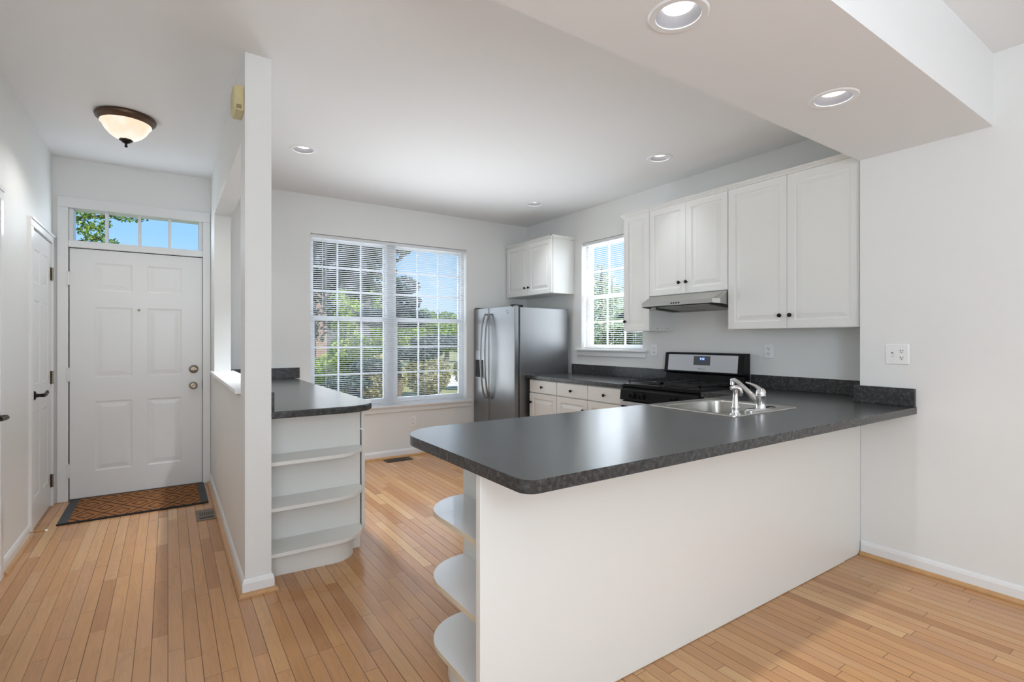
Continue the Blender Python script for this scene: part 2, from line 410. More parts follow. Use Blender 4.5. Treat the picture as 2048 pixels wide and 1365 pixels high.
def text(name, s, size, mat, parent, loc, rot, depth=.0006):
    cu = bpy.data.curves.new(name, 'FONT'); cu.body = s; cu.size = size; cu.extrude = depth; cu.align_x = 'CENTER'; cu.align_y = 'CENTER'
    tmp = bpy.data.objects.new('tmp', cu); C.objects.link(tmp)
    me = bpy.data.meshes.new_from_object(tmp.evaluated_get(bpy.context.evaluated_depsgraph_get())); bpy.data.objects.remove(tmp)
    bm = B(); bm.from_mesh(me); bm.transform(Matrix.Translation(loc) @ rot)
    return obj(name, bm, mat, parent, fixn=False)
FACE_W = Matrix(((0, 0, -1, 0), (-1, 0, 0, 0), (0, 1, 0, 0), (0, 0, 0, 1)))   # text plane facing -X
def mouldstrip(bm, p0, p1, n, prof):
    """straight moulding from p0 to p1 along the wall; prof = [(out, up)] closed outline, n = direction out of the wall"""
    p0, p1, n = Vector(p0), Vector(p1), Vector(n)
    return loft(bm, [[p+n*a+Vector((0, 0, b)) for a, b in prof] for p in (p0, p1)])

# ---------------------------------------------------------------- the setting
YW, XL, XR, XN, ZC = 5.35, -.755, 3.84, 3.465, 2.74
PX0, PX1, PY = .321, .443, 2.88
struct('floor', box(B(), -1.6, 4.0, -4.1, 5.5, -.12, 0), 'floor')
# ceiling with round holes for the recessed lamps, and the dropped soffit above the peninsula
CANS = [(.856, 4.115), (3.25, 2.713), (3.245, 4.381)]
SCANS = [(1.408, 1.098), (2.47, 1.088)]
SY0, SY1, SZ = .778, 1.38, 2.372
bm = B()
def hole(x, y, r=.082): return [(x+r*math.cos(i*math.pi/14), y+r*math.sin(i*math.pi/14)) for i in range(28)]
def sheet(bm, x0, x1, y0, y1, z, holes):
    es = []
    for lp in [[(x0, y0), (x1, y0), (x1, y1), (x0, y1)]]+holes:
        vs = [bm.verts.new((x, y, z)) for x, y in lp]
        es += [bm.edges.new((vs[i], vs[(i+1) % len(vs)])) for i in range(len(vs))]
    bmesh.ops.triangle_fill(bm, edges=es, use_beauty=True)
    for lp in holes: loft(bm, [[(x, y, z+d) for x, y in lp] for d in (0, .12)], False, True)
sheet(bm, -1.6, 4.0, SY1, 5.5, ZC, [hole(*c) for c in CANS])
sheet(bm, .55, XN+.02, SY0, SY1, SZ, [hole(*c) for c in SCANS])
def quad(bm, *ps): bm.faces.new([bm.verts.new(p) for p in ps])
quad(bm, (-1.6, -4.1, ZC), (4, -4.1, ZC), (4, SY0, ZC), (-1.6, SY0, ZC))
quad(bm, (-1.6, SY0, ZC), (.55, SY0, ZC), (.55, SY1, ZC), (-1.6, SY1, ZC))
quad(bm, (.55, SY0, SZ), (XN+.02, SY0, SZ), (XN+.02, SY0, ZC), (.55, SY0, ZC))
quad(bm, (.55, SY1, SZ), (XN+.02, SY1, SZ), (XN+.02, SY1, ZC), (.55, SY1, ZC))
quad(bm, (.55, SY0, SZ), (.55, SY1, SZ), (.55, SY1, ZC), (.55, SY0, ZC))
box(bm, -1.62, 4.02, -4.12, 5.52, ZC+.16, ZC+.3)
struct('ceiling', bm, 'ceiling', fixn=False)
DX0, DX1, WX0, WX1, WZ0, WZ1 = -.70, .30, 1.18, 2.955, .552, 2.36
bm = B()
box(bm, -1.0, DX0, YW, 5.5, 0, ZC+.2); box(bm, DX0, DX1, YW, 5.5, 2.37, ZC+.2); box(bm, DX1, WX0, YW, 5.5, 0, ZC+.2)
box(bm, WX0, WX1, YW, 5.5, 0, WZ0); box(bm, WX0, WX1, YW, 5.5, WZ1, ZC+.2); box(bm, WX1, 4.0, YW, 5.5, 0, ZC+.2)
struct('wall_back', bm, 'wall')
D2 = (4.575, 5.275); D3 = (2.98, 3.78)
bm = B()
box(bm, -.92, XL, -.2, D3[0], 0, ZC+.2); box(bm, -.92, XL, D3[0], D3[1], 2.06, ZC+.2); box(bm, -.92, XL, D3[1], D2[0], 0, ZC+.2)
box(bm, -.92, XL, D2[0], D2[1], 2.05, ZC+.2); box(bm, -.92, XL, D2[1], YW+.02, 0, ZC+.2)
box(bm, -1.62, XL, -.3, -.2, 0, ZC+.2)
box(bm, -1.62, -1.47, -4.1, -.2, 0, ZC+.2)
struct('wall_left', bm, 'wall')
RWY0, RWY1, RWZ0, RWZ1 = 3.415, 4.30, 1.168, 2.372
bm = B()
box(bm, XR, 4.0, 1.3, RWY0, 0, ZC+.2); box(bm, XR, 4.0, RWY1, 5.5, 0, ZC+.2)
box(bm, XR, 4.0, RWY0, RWY1, 0, RWZ0); box(bm, XR, 4.0, RWY0, RWY1, RWZ1, ZC+.2)
struct('wall_right', bm, 'wall')
struct('wall_right_near', box(B(), XN, 4.0, -4.1, 1.38, 0, ZC+.2), 'wall', bevel=.004)
bm = B(); box(bm, -1.6, -.1, -4.12, -4.0, 0, ZC+.2); box(bm, 3.2, 4.0, -4.12, -4.0, 0, ZC+.2); box(bm, -.1, 3.2, -4.12, -4.0, 2.2, ZC+.2)
box(bm, -.1, 3.2, -4.12, -4.06, 0, 2.2)
struct('wall_rear', bm, 'wall')
bm = B()
box(bm, PX0, PX1, PY, 3.06, 0, ZC); box(bm, PX0, PX1, 3.06, 4.93, 0, 1.0); box(bm, PX0, PX1, 3.06, 4.93, 2.338, ZC); box(bm, PX0, PX1, 4.93, YW, 0, ZC)
struct('wall_partition', bm, 'wall')
bm = B(); prism(bm, [(.292, 3.058), (.47, 3.058), (.47, 4.945), (.292, 4.945)], 1.0, 1.028)
struct('trim_1', bm, 'trim', bevel=.006)['label'] = 'white sill cap on the half wall between entry and kitchen'

def sweep(path, prof):
    """moulding swept along a floor path, mitred at its corners; the room lies to the left of the path"""
    P = [Vector((x, y, 0)) for x, y in path]; loops = []
    nl = [Vector((-(b-a).y, (b-a).x, 0)).normalized() for a, b in zip(P, P[1:])]
    for i, p in enumerate(P):
        a, b = nl[max(i-1, 0)], nl[min(i, len(nl)-1)]; m = (a+b).normalized(); m = m/m.dot(a)
        loops.append([p+m*o+Vector((0, 0, u)) for o, u in prof])
    return loft(B(), loops)
def baseboard(name, path, spath=None):
    r = thing(name, (*path[0], 0), None, None, kind='structure')
    obj('board', sweep(path, [(.0005, 0), (.013, 0), (.013, .062), (.009, .076), (.004, .084), (.0005, .084)]), 'trim', r)
    obj('shoe_moulding', sweep(spath or path, [(.0135, 0), (.031, 0), (.030, .008), (.025, .016), (.018, .020), (.0135, .021)]), 'oak', r)['label'] = 'natural oak shoe moulding'
    return r
baseboard('baseboard_right', [(XN, -4), (XN, 1.37)])
baseboard('baseboard_left', [(XL, 4.51), (XL, 3.85)])
baseboard('baseboard_back', [(2.97, YW), (1.05, YW)])
baseboard('baseboard_partition', [(PX1, 3.0), (PX1, PY), (PX0, PY), (PX0, YW-.02)][::-1][::-1])

# ---------------------------------------------------------------- doors of the setting
d1 = thing('door_1', (-.2, YW, 0), 'white six panel front door with a glazed transom above, facing the doormat', None, kind='structure')
bm = B()
for x0, x1 in ((-.726, -.658), (.258, .3195)): box(bm, x0, x1, YW-.018, 5.49, 0, 2.345)
box(bm, -.726, .3195, YW-.018, 5.49, 2.345, 2.43); box(bm, -.658, .258, YW-.018, 5.49, 2.03, 2.086)
box(bm, -.658, -.627, YW+.004, 5.49, 2.086, 2.345); box(bm, .228, .258, YW+.004, 5.49, 2.086, 2.345)
obj('frame', bm, 'trim', d1, bevel=.005)
bm = B()
for x in (-.42, -.201, .012): box(bm, x-.011, x+.011, YW+.02, 5.42, 2.086, 2.345)
obj('muntin', bm, 'trim', d1, bevel=.003)
obj('transom_pane', box(B(), -.64, .24, 5.40, 5.404, 2.08, 2.35), 'glass', d1)['label'] = 'four light transom glass'
LX, LZ, LW, LH = -.652, .014, .906, 2.010
pan = []
for x0, x1 in ((.155, .405), (.505, .755)):
    for z0, z1 in ((.205, .775), (.965, 1.545), (1.675, 1.905)): pan.append((x0, x1, z0, z1))
bm = raised(B(), (LX, YW+.002, LZ), (1, 0, 0), (0, -1, 0), LW, LH, .045, pan, [(0, 0), (.014, .0045), (.022, .0045), (.052, .001)])
leaf = obj('leaf', bm, 'door', d1)
bm = lathe(B(), [(.010, -.002), (.010, .004), (.006, .006), (.0045, .002)], (-.204, YW, 1.54), (0, -1, 0), 20); obj('peephole', bm, 'nickel', leaf, smooth=True)
bm = lathe(B(), [(.036, 0), (.036, .008), (.028, .014), (.024, .016)], (.19, YW, 1.03), (0, -1, 0)); box(bm, .165, .215, YW-.032, YW-.014, 1.022, 1.038)
obj('deadbolt', bm, 'nickel', leaf, smooth=True)['label'] = 'aged nickel thumb turn deadbolt'
bm = lathe(B(), [(.033, 0), (.033, .006), (.014, .012), (.013, .035), (.024, .042), (.030, .055), (.028, .068), (.018, .072), (.008, .070)], (.186, YW, .885), (0, -1, 0))
obj('knob', bm, 'nickel', leaf, smooth=True)['label'] = 'round aged nickel door knob'
obj('strike_plate', box(B(), .2545, .2575, YW-.0185, YW, .85, .93), 'blackm', d1)
for z in (1.78, 1.013, .245):
    bm = B(); box(bm, -.672, -.648, YW-.022, YW+.002, z-.052, z+.052); cyl(bm, (-.657, YW-.024, z-.055), (-.657, YW-.024, z+.055), .007)
    obj('hinge', bm, 'trim', d1, bevel=.001)
obj('threshold', box(B(), -.655, .258, YW-.012, 5.5, 0, .013), 'thresh', d1, bevel=.003)
obj('gap_seal', box(B(), -.6575, .2575, YW+.012, YW+.03, .013, 2.03), 'blackm', d1)

def lever(parent, y, z, dirn):
    bm = lathe(B(), [(.031, 0), (.031, .006), (.026, .011), (.013, .014), (.011, .03)], (XL+.003, y, z), (1, 0, 0))
    obj('rose', bm, 'bronze', parent, smooth=True)
    x = XL+.053
    pts = [(XL+.028, y, z), (x, y, z), (x+.004, y+dirn*.02, z), (x+.002, y+dirn*.06, z-.003), (x, y+dirn*.10, z+.001), (x, y+dirn*.125, z+.010), (x, y+dirn*.14, z+.020)]
    obj('lever', tube(B(), pts, [.010, .013, .013, .009, .011, .012, .005]), 'bronze', parent, smooth=True)
def side_door(name, y0, y1, ztop, label, hinge_y, lev):
    t = thing(name, (XL, (y0+y1)/2, 0), label, None, kind='structure')
    bm = B()
    for a, b in ((y0-.062, y0+.004), (y1-.004, y1+.058)): box(bm, XL-.1, XL+.017, a, b, 0, ztop-.004)
    box(bm, XL-.1, XL+.017, y0-.062, y1+.058, ztop-.004, ztop+.058)
    box(bm, XL+.016, XL+.024, y0-.062, y1+.058, ztop+.04, ztop+.058)
    obj('frame', bm, 'trim', t, bevel=.004)
    w = y1-y0-.014; h = ztop-.02
    a, b = .115/.76*w, w-.115/.76*w; c = w/2
    p = [(x0, x1, z0, z1) for x0, x1 in ((a, c-.045), (c+.045, b)) for z0, z1 in ((.2, .78), (.97, 1.55), (1.67, 1.9))]
    lf = obj('leaf', raised(B(), (XL+.002, y0+.007, .012), (0, 1, 0), (1, 0, 0), w, h, .04, p, DOORP), 'door', t)
    lever(lf, *lev)
    for z in (1.80, 1.0, .2):
        bm = B(); box(bm, XL+.001, XL+.004, hinge_y-.022, hinge_y+.03, z-.05, z+.05)
        for k in range(5): cyl(bm, (XL+.012, hinge_y+.006, z-.05+k*.02), (XL+.012, hinge_y+.006, z-.032+k*.02), .0075, seg=10)
        obj('hinge', bm, 'nickel', t, smooth=True)
    return t
side_door('door_2', *D2, 2.045, 'white six panel closet door on the left wall with a bronze lever, next to the front door', 5.262, (4.66, .912, 1))
side_door('door_3', *D3, 2.05, 'white door at the left picture edge with only its casing and dark lever showing', 2.995, (3.695, .885, -1))

# ---------------------------------------------------------------- windows
def sash(bm, ax, a0, a1, z0, z1, d0, d1, rail, nv, nh):
    """grid sash in the plane across axis ax ('y' = faces along Y); a = along the wall, d = depth"""
    def bx(p0, p1, q0, q1, e0=None, e1=None):
        e0 = d0 if e0 is None else e0; e1 = d1 if e1 is None else e1
        if ax == 'y': box(bm, p0, p1, e0, e1, q0, q1)
        else: box(bm, e0, e1, p0, p1, q0, q1)
    bx(a0, a0+rail, z0, z1); bx(a1-rail, a1, z0, z1); bx(a0+rail, a1-rail, z0, z0+rail); bx(a0+rail, a1-rail, z1-rail, z1)
    m0, m1 = (d0+d1)/2-.006, (d0+d1)/2+.006
    for i in range(1, nv):
        x = a0+rail+(a1-a0-2*rail)*i/nv; bx(x-.008, x+.008, z0+rail, z1-rail, m0, m1)
    for i in range(1, nh):
        z = z0+rail+(z1-z0-2*rail)*i/nh; bx(a0+rail, a1-rail, z-.008, z+.008, m0+.002, m1-.002)
w1 = thing('window_1', ((WX0+WX1)/2, YW, WZ0), 'wide twin double hung window on the back wall beside the refrigerator', None, kind='structure')
bm = B(); yo = 5.445
box(bm, WX0, WX0+.03, yo-.01, 5.5, WZ0, WZ1); box(bm, WX1-.03, WX1, yo-.01, 5.5, WZ0, WZ1)
box(bm, WX0+.03, WX1-.03, yo-.01, 5.5, WZ1-.03, WZ1); box(bm, WX0+.03, WX1-.03, yo-.01, 5.5, WZ0, WZ0+.05)
box(bm, 1.995, 2.095, yo-.012, 5.5, WZ0+.05, WZ1-.03)
obj('frame', bm, 'vinyl', w1, bevel=.003)
for x0, x1 in ((WX0+.012, 2.012), (2.078, WX1-.012)):
    s = obj('upper_sash', (lambda b: (sash(b, 'y', x0, x1, 1.50, 2.345, yo+.022, yo+.048, .04, 3, 3), b)[1])(B()), 'vinyl', w1, bevel=.002)
    obj('pane', box(B(), x0+.03, x1-.03, yo+.033, yo+.037, 1.52, 2.32), 'glass', s)
    s = obj('lower_sash', (lambda b: (sash(b, 'y', x0, x1, .60, 1.535, yo-.006, yo+.02, .048, 3, 3), b)[1])(B()), 'vinyl', w1, bevel=.002)
    obj('pane', box(B(), x0+.03, x1-.03, yo+.005, yo+.009, .63, 1.51), 'glass', s)
bm = B(); box(bm, WX0-.07, WX1+.07, YW-.035, yo, WZ0, WZ0+.022)
obj('stool', bm, 'trim', w1, bevel=.006)
bm = B(); mouldstrip(bm, (WX0-.05, YW, WZ0-.058), (WX1+.05, YW, WZ0-.058), (0, -1, 0), [(0, 0), (.010, 0), (.016, .008), (.016, .04), (.022, .058), (0, .058)])
obj('apron', bm, 'trim', w1)
w2 = thing('window_2', (XR, (RWY0+RWY1)/2, RWZ0), 'single double hung window on the right wall between the two wall cabinets', None, kind='structure')
bm = B(); xo = 3.925
box(bm, xo-.01, 4.0, RWY0, RWY0+.03, RWZ0, RWZ1); box(bm, xo-.01, 4.0, RWY1-.03, RWY1, RWZ0, RWZ1)
box(bm, xo-.01, 4.0, RWY0+.03, RWY1-.03, RWZ1-.03, RWZ1); box(bm, xo-.01, 4.0, RWY0+.03, RWY1-.03, RWZ0, RWZ0+.03)
obj('frame', bm, 'vinyl', w2, bevel=.003)
s = obj('upper_sash', (lambda b: (sash(b, 'x', RWY0+.012, RWY1-.012, 1.745, 2.36, xo+.022, xo+.048, .036, 3, 2), b)[1])(B()), 'vinyl', w2, bevel=.002)
obj('pane', box(B(), xo+.033, xo+.037, RWY0+.03, RWY1-.03, 1.76, 2.34), 'glass', s)
s = obj('lower_sash', (lambda b: (sash(b, 'x', RWY0+.012, RWY1-.012, 1.19, 1.785, xo-.006, xo+.02, .045, 3, 2), b)[1])(B()), 'vinyl', w2, bevel=.002)
obj('pane', box(B(), xo+.005, xo+.009, RWY0+.03, RWY1-.03, 1.21, 1.77), 'glass', s)
obj('stool', box(B(), XR-.04, xo, RWY0-.075, RWY1+.075, RWZ0, RWZ0+.02), 'trim', w2, bevel=.006)
bm = B(); mouldstrip(bm, (XR, RWY0-.05, RWZ0-.058), (XR, RWY1+.05, RWZ0-.058), (-1, 0, 0), [(0, 0), (.010, 0), (.016, .008), (.016, .045), (.020, .058), (0, .058)])
obj('apron', bm, 'trim', w2)

# ---------------------------------------------------------------- blinds
def blind(name, label, ax, a0, a1, d, z0, z1, cords, wand_a, tilt):
    t = thing(name, ((a0+a1)/2, d, z0) if ax == 'y' else (d, (a0+a1)/2, z0), label, 'blind')
    sgn = -1
    def P(a, e, z): return (a, d+e, z) if ax == 'y' else (d+e, a, z)
    def bx(bm, p0, p1, e0, e1, q0, q1):
        if ax == 'y': box(bm, p0, p1, d+e0, d+e1, q0, q1)
        else: box(bm, d+e0, d+e1, p0, p1, q0, q1)
    bm = B(); bx(bm, a0, a1, -.016, .016, z1-.036, z1-.003); obj('headrail', bm, 'blind', t, bevel=.003)
    bm = B(); bx(bm, a0+.004, a1-.004, -.012, .012, z0, z0+.014); obj('bottom_rail', bm, 'blind', t, bevel=.003)
    bm = B(); z = z0+.030; s = math.sin(tilt)*.0125; c = math.cos(tilt)*.0125
    while z < z1-.045:
        top = [P(a0+.004, -c, z-s), P(a0+.004, 0, z+.0016), P(a0+.004, c, z+s)]; bot = [P(a1-.004, -c, z-s), P(a1-.004, 0, z+.0016), P(a1-.004, c, z+s)]
        va = [bm.verts.new(p) for p in top]; vb = [bm.verts.new(p) for p in bot]
        for i in range(2): bm.faces.new((va[i], va[i+1], vb[i+1], vb[i]))
        z += .0205
    o = obj('slats', bm, 'slat', t, fixn=False)
    md = o.modifiers.new('thickness', 'SOLIDIFY'); md.thickness = .0006
    bm = B()
    for a in cords:
        for e in (-.0135, .0135): cyl(bm, P(a, e, z0+.008), P(a, e, z1-.03), .0008, seg=6)
    obj('ladder_cord', bm, 'blind', t)
    bm = B(); cyl(bm, P(wand_a, -.022, z1-.03), P(wand_a, -.024, z1-.75), .0035, seg=8); obj('tilt_wand', bm, 'vinyl', t, smooth=True)
    return t
blind('mini_blind', 'white horizontal mini blind, open, across the wide back window', 'y', WX0+.006, WX1-.012, 5.392, .60, WZ1, [1.34, 1.72, 2.05, 2.44, 2.84], 1.30, math.radians(-11))
blind('mini_blind', 'narrow white mini blind in the right wall window above the counter', 'x', RWY0+.008, RWY1-.008, 3.878, RWZ0+.024, RWZ1, [3.55, 3.86, 4.17], 4.2, math.radians(-1))

# ---------------------------------------------------------------- ceiling lamps
t = thing('recessed_light', (*CANS[0], ZC), 'round recessed ceiling lamp left of the window, nearest the white pillar', 'ceiling lamp', 'recessed lamps in the kitchen ceiling')
x, y = CANS[0]
bm = lathe(B(), [(.073, .002), (.074, -.004), (.094, -.005), (.099, -.001), (.099, .001)], (x, y, ZC), cap0=False, cap1=False, seg=40)
obj('trim_ring', bm, 'plate', t, smooth=True)
obj('baffle', lathe(B(), [(.074, -.002), (.070, .006), (.050, .027), (.048, .031)], (x, y, ZC), cap0=False, cap1=False, seg=40), 'baffle', t, smooth=True)
obj('lens', lathe(B(), [(.050, .028), (.03, .026), (.001, .025)], (x, y, ZC), cap0=False, seg=32), 'lens', t, smooth=True)
for i, (x, y, z, e) in enumerate([(*c, ZC, e) for c, e in zip(CANS, (170, 12, 24))]+[(*c, SZ, 34) for c in SCANS]):
    light('recessed_bulb', 'SPOT', (x, y, z-.004), e, (.86, .93, 1), spot_size=math.radians(80), spot_blend=1, shadow_soft_size=.045)
for (x, y), lb in zip(CANS[1:], ['round recessed ceiling lamp above the range hood cabinet', 'small round recessed ceiling lamp farthest back, near the refrigerator cabinet']):
    dup(t, (x, y, ZC), lb)
for (x, y), lb in zip(SCANS, ['largest recessed lamp, cut by the top picture edge, in the dropped soffit', 'recessed lamp in the right part of the dropped soffit above the sink']):
    r = dup(t, (x, y, SZ), lb); r['group'] = 'recessed lamps in the soffit'
FX, FY = -.226, 4.15
t = thing('flush_mount_lamp', (FX, FY, ZC), 'bronze rimmed flush ceiling lamp with alabaster bowl in the entry', 'ceiling lamp')
obj('base_ring', lathe(B(), [(.10, 0), (.158, -.001), (.165, -.012), (.160, -.026), (.150, -.030), (.143, -.042), (.132, -.046), (.12, -.046)], (FX, FY, ZC), seg=48), 'rim', t, smooth=True)
obj('shade', lathe(B(), [(.130, -.044), (.138, -.047), (.138, -.053), (.129, -.058), (.126, -.064), (.122, -.076), (.110, -.097), (.088, -.122), (.060, -.142), (.03, -.151), (.001, -.153)], (FX, FY, ZC), seg=48, cap0=False), 'shade', t, smooth=True)
bm = lathe(B(), [(.034, -.150), (.036, -.154), (.034, -.158), (.026, -.162), (.020, -.170), (.008, -.174), (.006, -.186), (.009, -.190), (.008, -.197), (.002, -.200)], (FX, FY, ZC), seg=24)
for k in range(8):
    a = k*math.pi/4; cyl(bm, (FX+.036*math.cos(a), FY+.036*math.sin(a), ZC-.140), (FX+.034*math.cos(a), FY+.034*math.sin(a), ZC-.158), .003, seg=6)
obj('finial', bm, 'bronze', t, smooth=True)
light('entry_lamp_bulb', 'SPOT', (FX, FY, ZC-.204), 9.5, (1, .98, .95), spot_size=math.radians(156), spot_blend=.5, shadow_soft_size=.03)

# ---------------------------------------------------------------- small wall and floor things
t = thing('door_chime', (PX0, 3.0, 2.42), 'yellowed plastic wall box mounted high on the white pillar', 'door chime')
bm = loft(B(), [[(PX0-.0005, y, z) for y, z in ((2.905, 2.452), (3.045, 2.452), (3.045, 2.578), (2.905, 2.578))],
                [(PX0-.040, y, z) for y, z in ((2.905, 2.452), (3.045, 2.452), (3.045, 2.578), (2.905, 2.578))],
                [(PX0-.050, y, z) for y, z in ((2.915, 2.466), (3.035, 2.466), (3.035, 2.568), (2.915, 2.568))]])
obj('cover', bm, 'ivory', t, bevel=.004)
obj('grille', box(B(), PX0-.036, PX0-.012, 2.9035, 2.906, 2.460, 2.480), 'ivory2', t)

def outlet(name, label, p, ux, n, double=False):
    """duplex outlet plate centred at p; with double, a toggle switch on its left half"""
    p, ux, n = Vector(p), Vector(ux), Vector(n); up = Vector((0, 0, 1))
    t = thing(name, p, label, 'switch plate' if double else 'outlet')
    def plate(bm, c, w, h, d0, d1, r=.004):
        lp = rrect(-w/2, w/2, -h/2, h/2, r, 3)
        lp2 = rrect(-w/2+.003, w/2-.003, -h/2+.003, h/2-.003, r, 3)
        loft(bm, [[c+ux*a+up*b+n*d for a, b in q] for q, d in ((lp, d0), (lp, d1*.5+d0*.5), (lp2, d1))])
    bm = B(); plate(bm, p, .114 if double else .072, .116, .0005, .007); obj('cover_plate', bm, 'plate', t, smooth=True)
    c = p+ux*(.023 if double else 0)
    for s in (1, -1):
        cc = c+up*.0195*s
        bm = B(); plate(bm, cc, .033, .028, .006, .0085, .011); r = obj('receptacle', bm, 'plate', t, smooth=True)
        bm = B()
        for dx, hh in ((-.0065, .009), (.0065, .0075)):
            q = cc+ux*dx+up*.003
            loft(bm, [[q+ux*a+up*b+n*d for a, b in ((-.0015, -hh/2), (.0015, -hh/2), (.0015, hh/2), (-.0015, hh/2))] for d in (.007, .0092)])
        lathe(bm, [(.0027, .007), (.0027, .0092)], cc-up*.0075, n, 10)
        obj('slot', bm, 'slot', r)
    if double:
        c = p-ux*.023
        bm = B(); plate(bm, c, .011, .026, .006, .008, .001); obj('switch_collar', bm, 'seam', t)
        bm = loft(B(), [[c+ux*a+up*b+n*.0075 for a, b in ((-.0045, -.008), (.0045, -.008), (.0045, .004), (-.0045, .004))],
                        [c+ux*a+up*b+n*.019 for a, b in ((-.0035, -.011), (.0035, -.011), (.0035, -.005), (-.0035, -.005))]])
        obj('toggle', bm, 'plate', t, bevel=.001)
    return t
outlet('wall_outlet', 'white duplex outlet low on the wall under the wide back window', (2.272, YW, .378), (1, 0, 0), (0, -1, 0))
outlet('wall_outlet', 'white duplex outlet between the right wall window and the range', (XR, 3.267, 1.19), (0, -1, 0), (-1, 0, 0))
outlet('wall_outlet', 'white duplex outlet right of the range, under the double cabinet', (XR, 2.15, 1.202), (0, -1, 0), (-1, 0, 0))
outlet('switch_plate', 'white plate with a toggle switch and duplex outlet on the near right wall', (XN, 1.188, 1.207), (0, -1, 0), (-1, 0, 0), True)

t = thing('doormat', (-.19, 5.0, 0), 'brown coir doormat with black diamond pattern in front of the entry door', 'doormat')
obj('coir', box(B(), -.585, .215, 4.70, 5.325, .001, .011), 'coir', t)
for x0, x1 in ((-.642, -.5855), (.2155, .266)): obj('side_band', box(B(), x0, x1, 4.7005, 5.3245, .001, .010), 'rubber', t, bevel=.002)['label'] = 'grey rubber side band'
for y0, y1 in ((4.678, 4.70), (5.325, 5.336)): obj('border_strip', box(B(), -.642, .266, y0, y1, .001, .010), 'blackrub', t, bevel=.002)['label'] = 'black rubber border strip'
t = thing('floor_register', (.234, 4.37, 0), 'bronze floor register on the boards beside the doormat', 'floor vent')
bm = prism(B(), [(.168, 4.24), (.30, 4.24), (.30, 4.505), (.168, 4.505)], .0005, .005); obj('plate', bm, 'regm', t, bevel=.002)
bm = B()
for k in range(7):
    xx = .192+k*.0135; box(bm, xx, xx+.0065, 4.345, 4.43, .004, .0056)
box(bm, .188, .278, 4.272, 4.31, .004, .0056); obj('slot', bm, 'slot', t)
t = thing('floor_register', (2.05, 5.215, 0), 'dark brown floor register by the baseboard under the window', 'floor vent')
obj('plate', prism(B(), [(1.905, 5.15), (2.19, 5.15), (2.19, 5.29), (1.905, 5.29)], .0005, .005), 'regd', t, bevel=.002)
bm = B()
for k in range(14):
    xx = 1.932+k*.0165; box(bm, xx, xx+.010, 5.172, 5.268, .004, .0056)
obj('slot', bm, 'slot', t)
t = thing('door_stop', (XL+.013, 4.535, .045), 'small brass spring door stop on the left baseboard', 'door stop')
pts = [(XL+.014+.075*i/90, 4.48+.005*math.cos(i*.9), .04+.005*math.sin(i*.9)) for i in range(91)]
obj('spring', tube(B(), pts, .0013, 6), 'brass', t, smooth=True)
obj('tip', lathe(B(), [(.006, 0), (.007, .006), (.005, .014)], (XL+.088, 4.48, .04), (1, 0, 0), 12), 'plate', t, smooth=True)

# ---------------------------------------------------------------- cabinets
def knob(parent, p, n):
    obj('knob', lathe(B(), [(.006, 0), (.005, .010), (.011, .015), (.0145, .020), (.0135, .026), (.006, .029), (.001, .0295)], p, n, 16), 'bronze', parent, smooth=True)
NX, UR = (-1, 0, 0), (0, -1, 0)
UF = 3.515     # front face of the wall cabinet doors
CROWN = [(0, 0), (.006, 0), (.010, .008), (.022, .018), (.030, .022), (.030, .030), (0, .030)]
def wall_cabinet(label, y1, y0, z0, z1, doors, knobs, crown=True, ends=(0, 0), screws=()):
    """y1 = far side (viewer's left), y0 = near side"""
    t = thing('wall_cabinet', (XR-.16, (y0+y1)/2, z0), label, 'cabinet')
    obj('carcass', box(B(), UF+.021, XR-.002, y0+.001, y1-.001, z0, z1), 'cab', t, bevel=.002)
    for (a, b), kn in zip(doors, knobs):
        w, h = a-b-.003, z1-z0-.008
        d = obj('door', raised(B(), (UF, a-.0015, z0+.004), UR, NX, w, h, .019, [(.05, w-.05, .05, h-.05)]), 'cab', t, bevel=.0015)
        if kn: knob(d, (UF+.001, kn[0], kn[1]), NX)
    if crown:
        bm = B(); mouldstrip(bm, (UF+.012, y1-.0005+ends[0], z1), (UF+.012, y0+.0005-ends[1], z1), NX, CROWN)
        if ends[1]: mouldstrip(bm, (UF-.018, y0, z1), (XR-.002, y0, z1), (0, -1, 0), CROWN)
        obj('crown_moulding', bm, 'cab', t)
    for p in screws: obj('screw', lathe(B(), [(.0045, 0), (.003, .002)], p, (0, -1, 0) , 8), 'slot', t)
    return t
wall_cabinet('narrow single door wall cabinet at the far end of the run, beside the right window', 3.352, 3.048, 1.367, 2.425, [(3.352, 3.048)], [(3.325, 1.457)],
             ends=(.03, 0), screws=[(3.625, 3.049, 1.389), (3.757, 3.049, 1.391)])
wall_cabinet('short two door wall cabinet above the range hood', 3.046, 2.288, 1.668, 2.425, [(3.046, 2.667), (2.667, 2.29)], [(2.725, 1.764), (2.655, 1.764)])
wall_cabinet('tall two door wall cabinet at the right end by the near wall', 2.286, 1.386, 1.367, 2.425, [(2.286, 1.843), (1.843, 1.400)], [(1.887, 1.458), (1.817, 1.458)])
t = wall_cabinet('two door wall cabinet hanging above the refrigerator', 5.330, 4.425, 1.81, 2.42, [(5.330, 4.872), (4.872, 4.43)], [(4.927, 1.902), (4.852, 1.902)], ends=(0, .03))

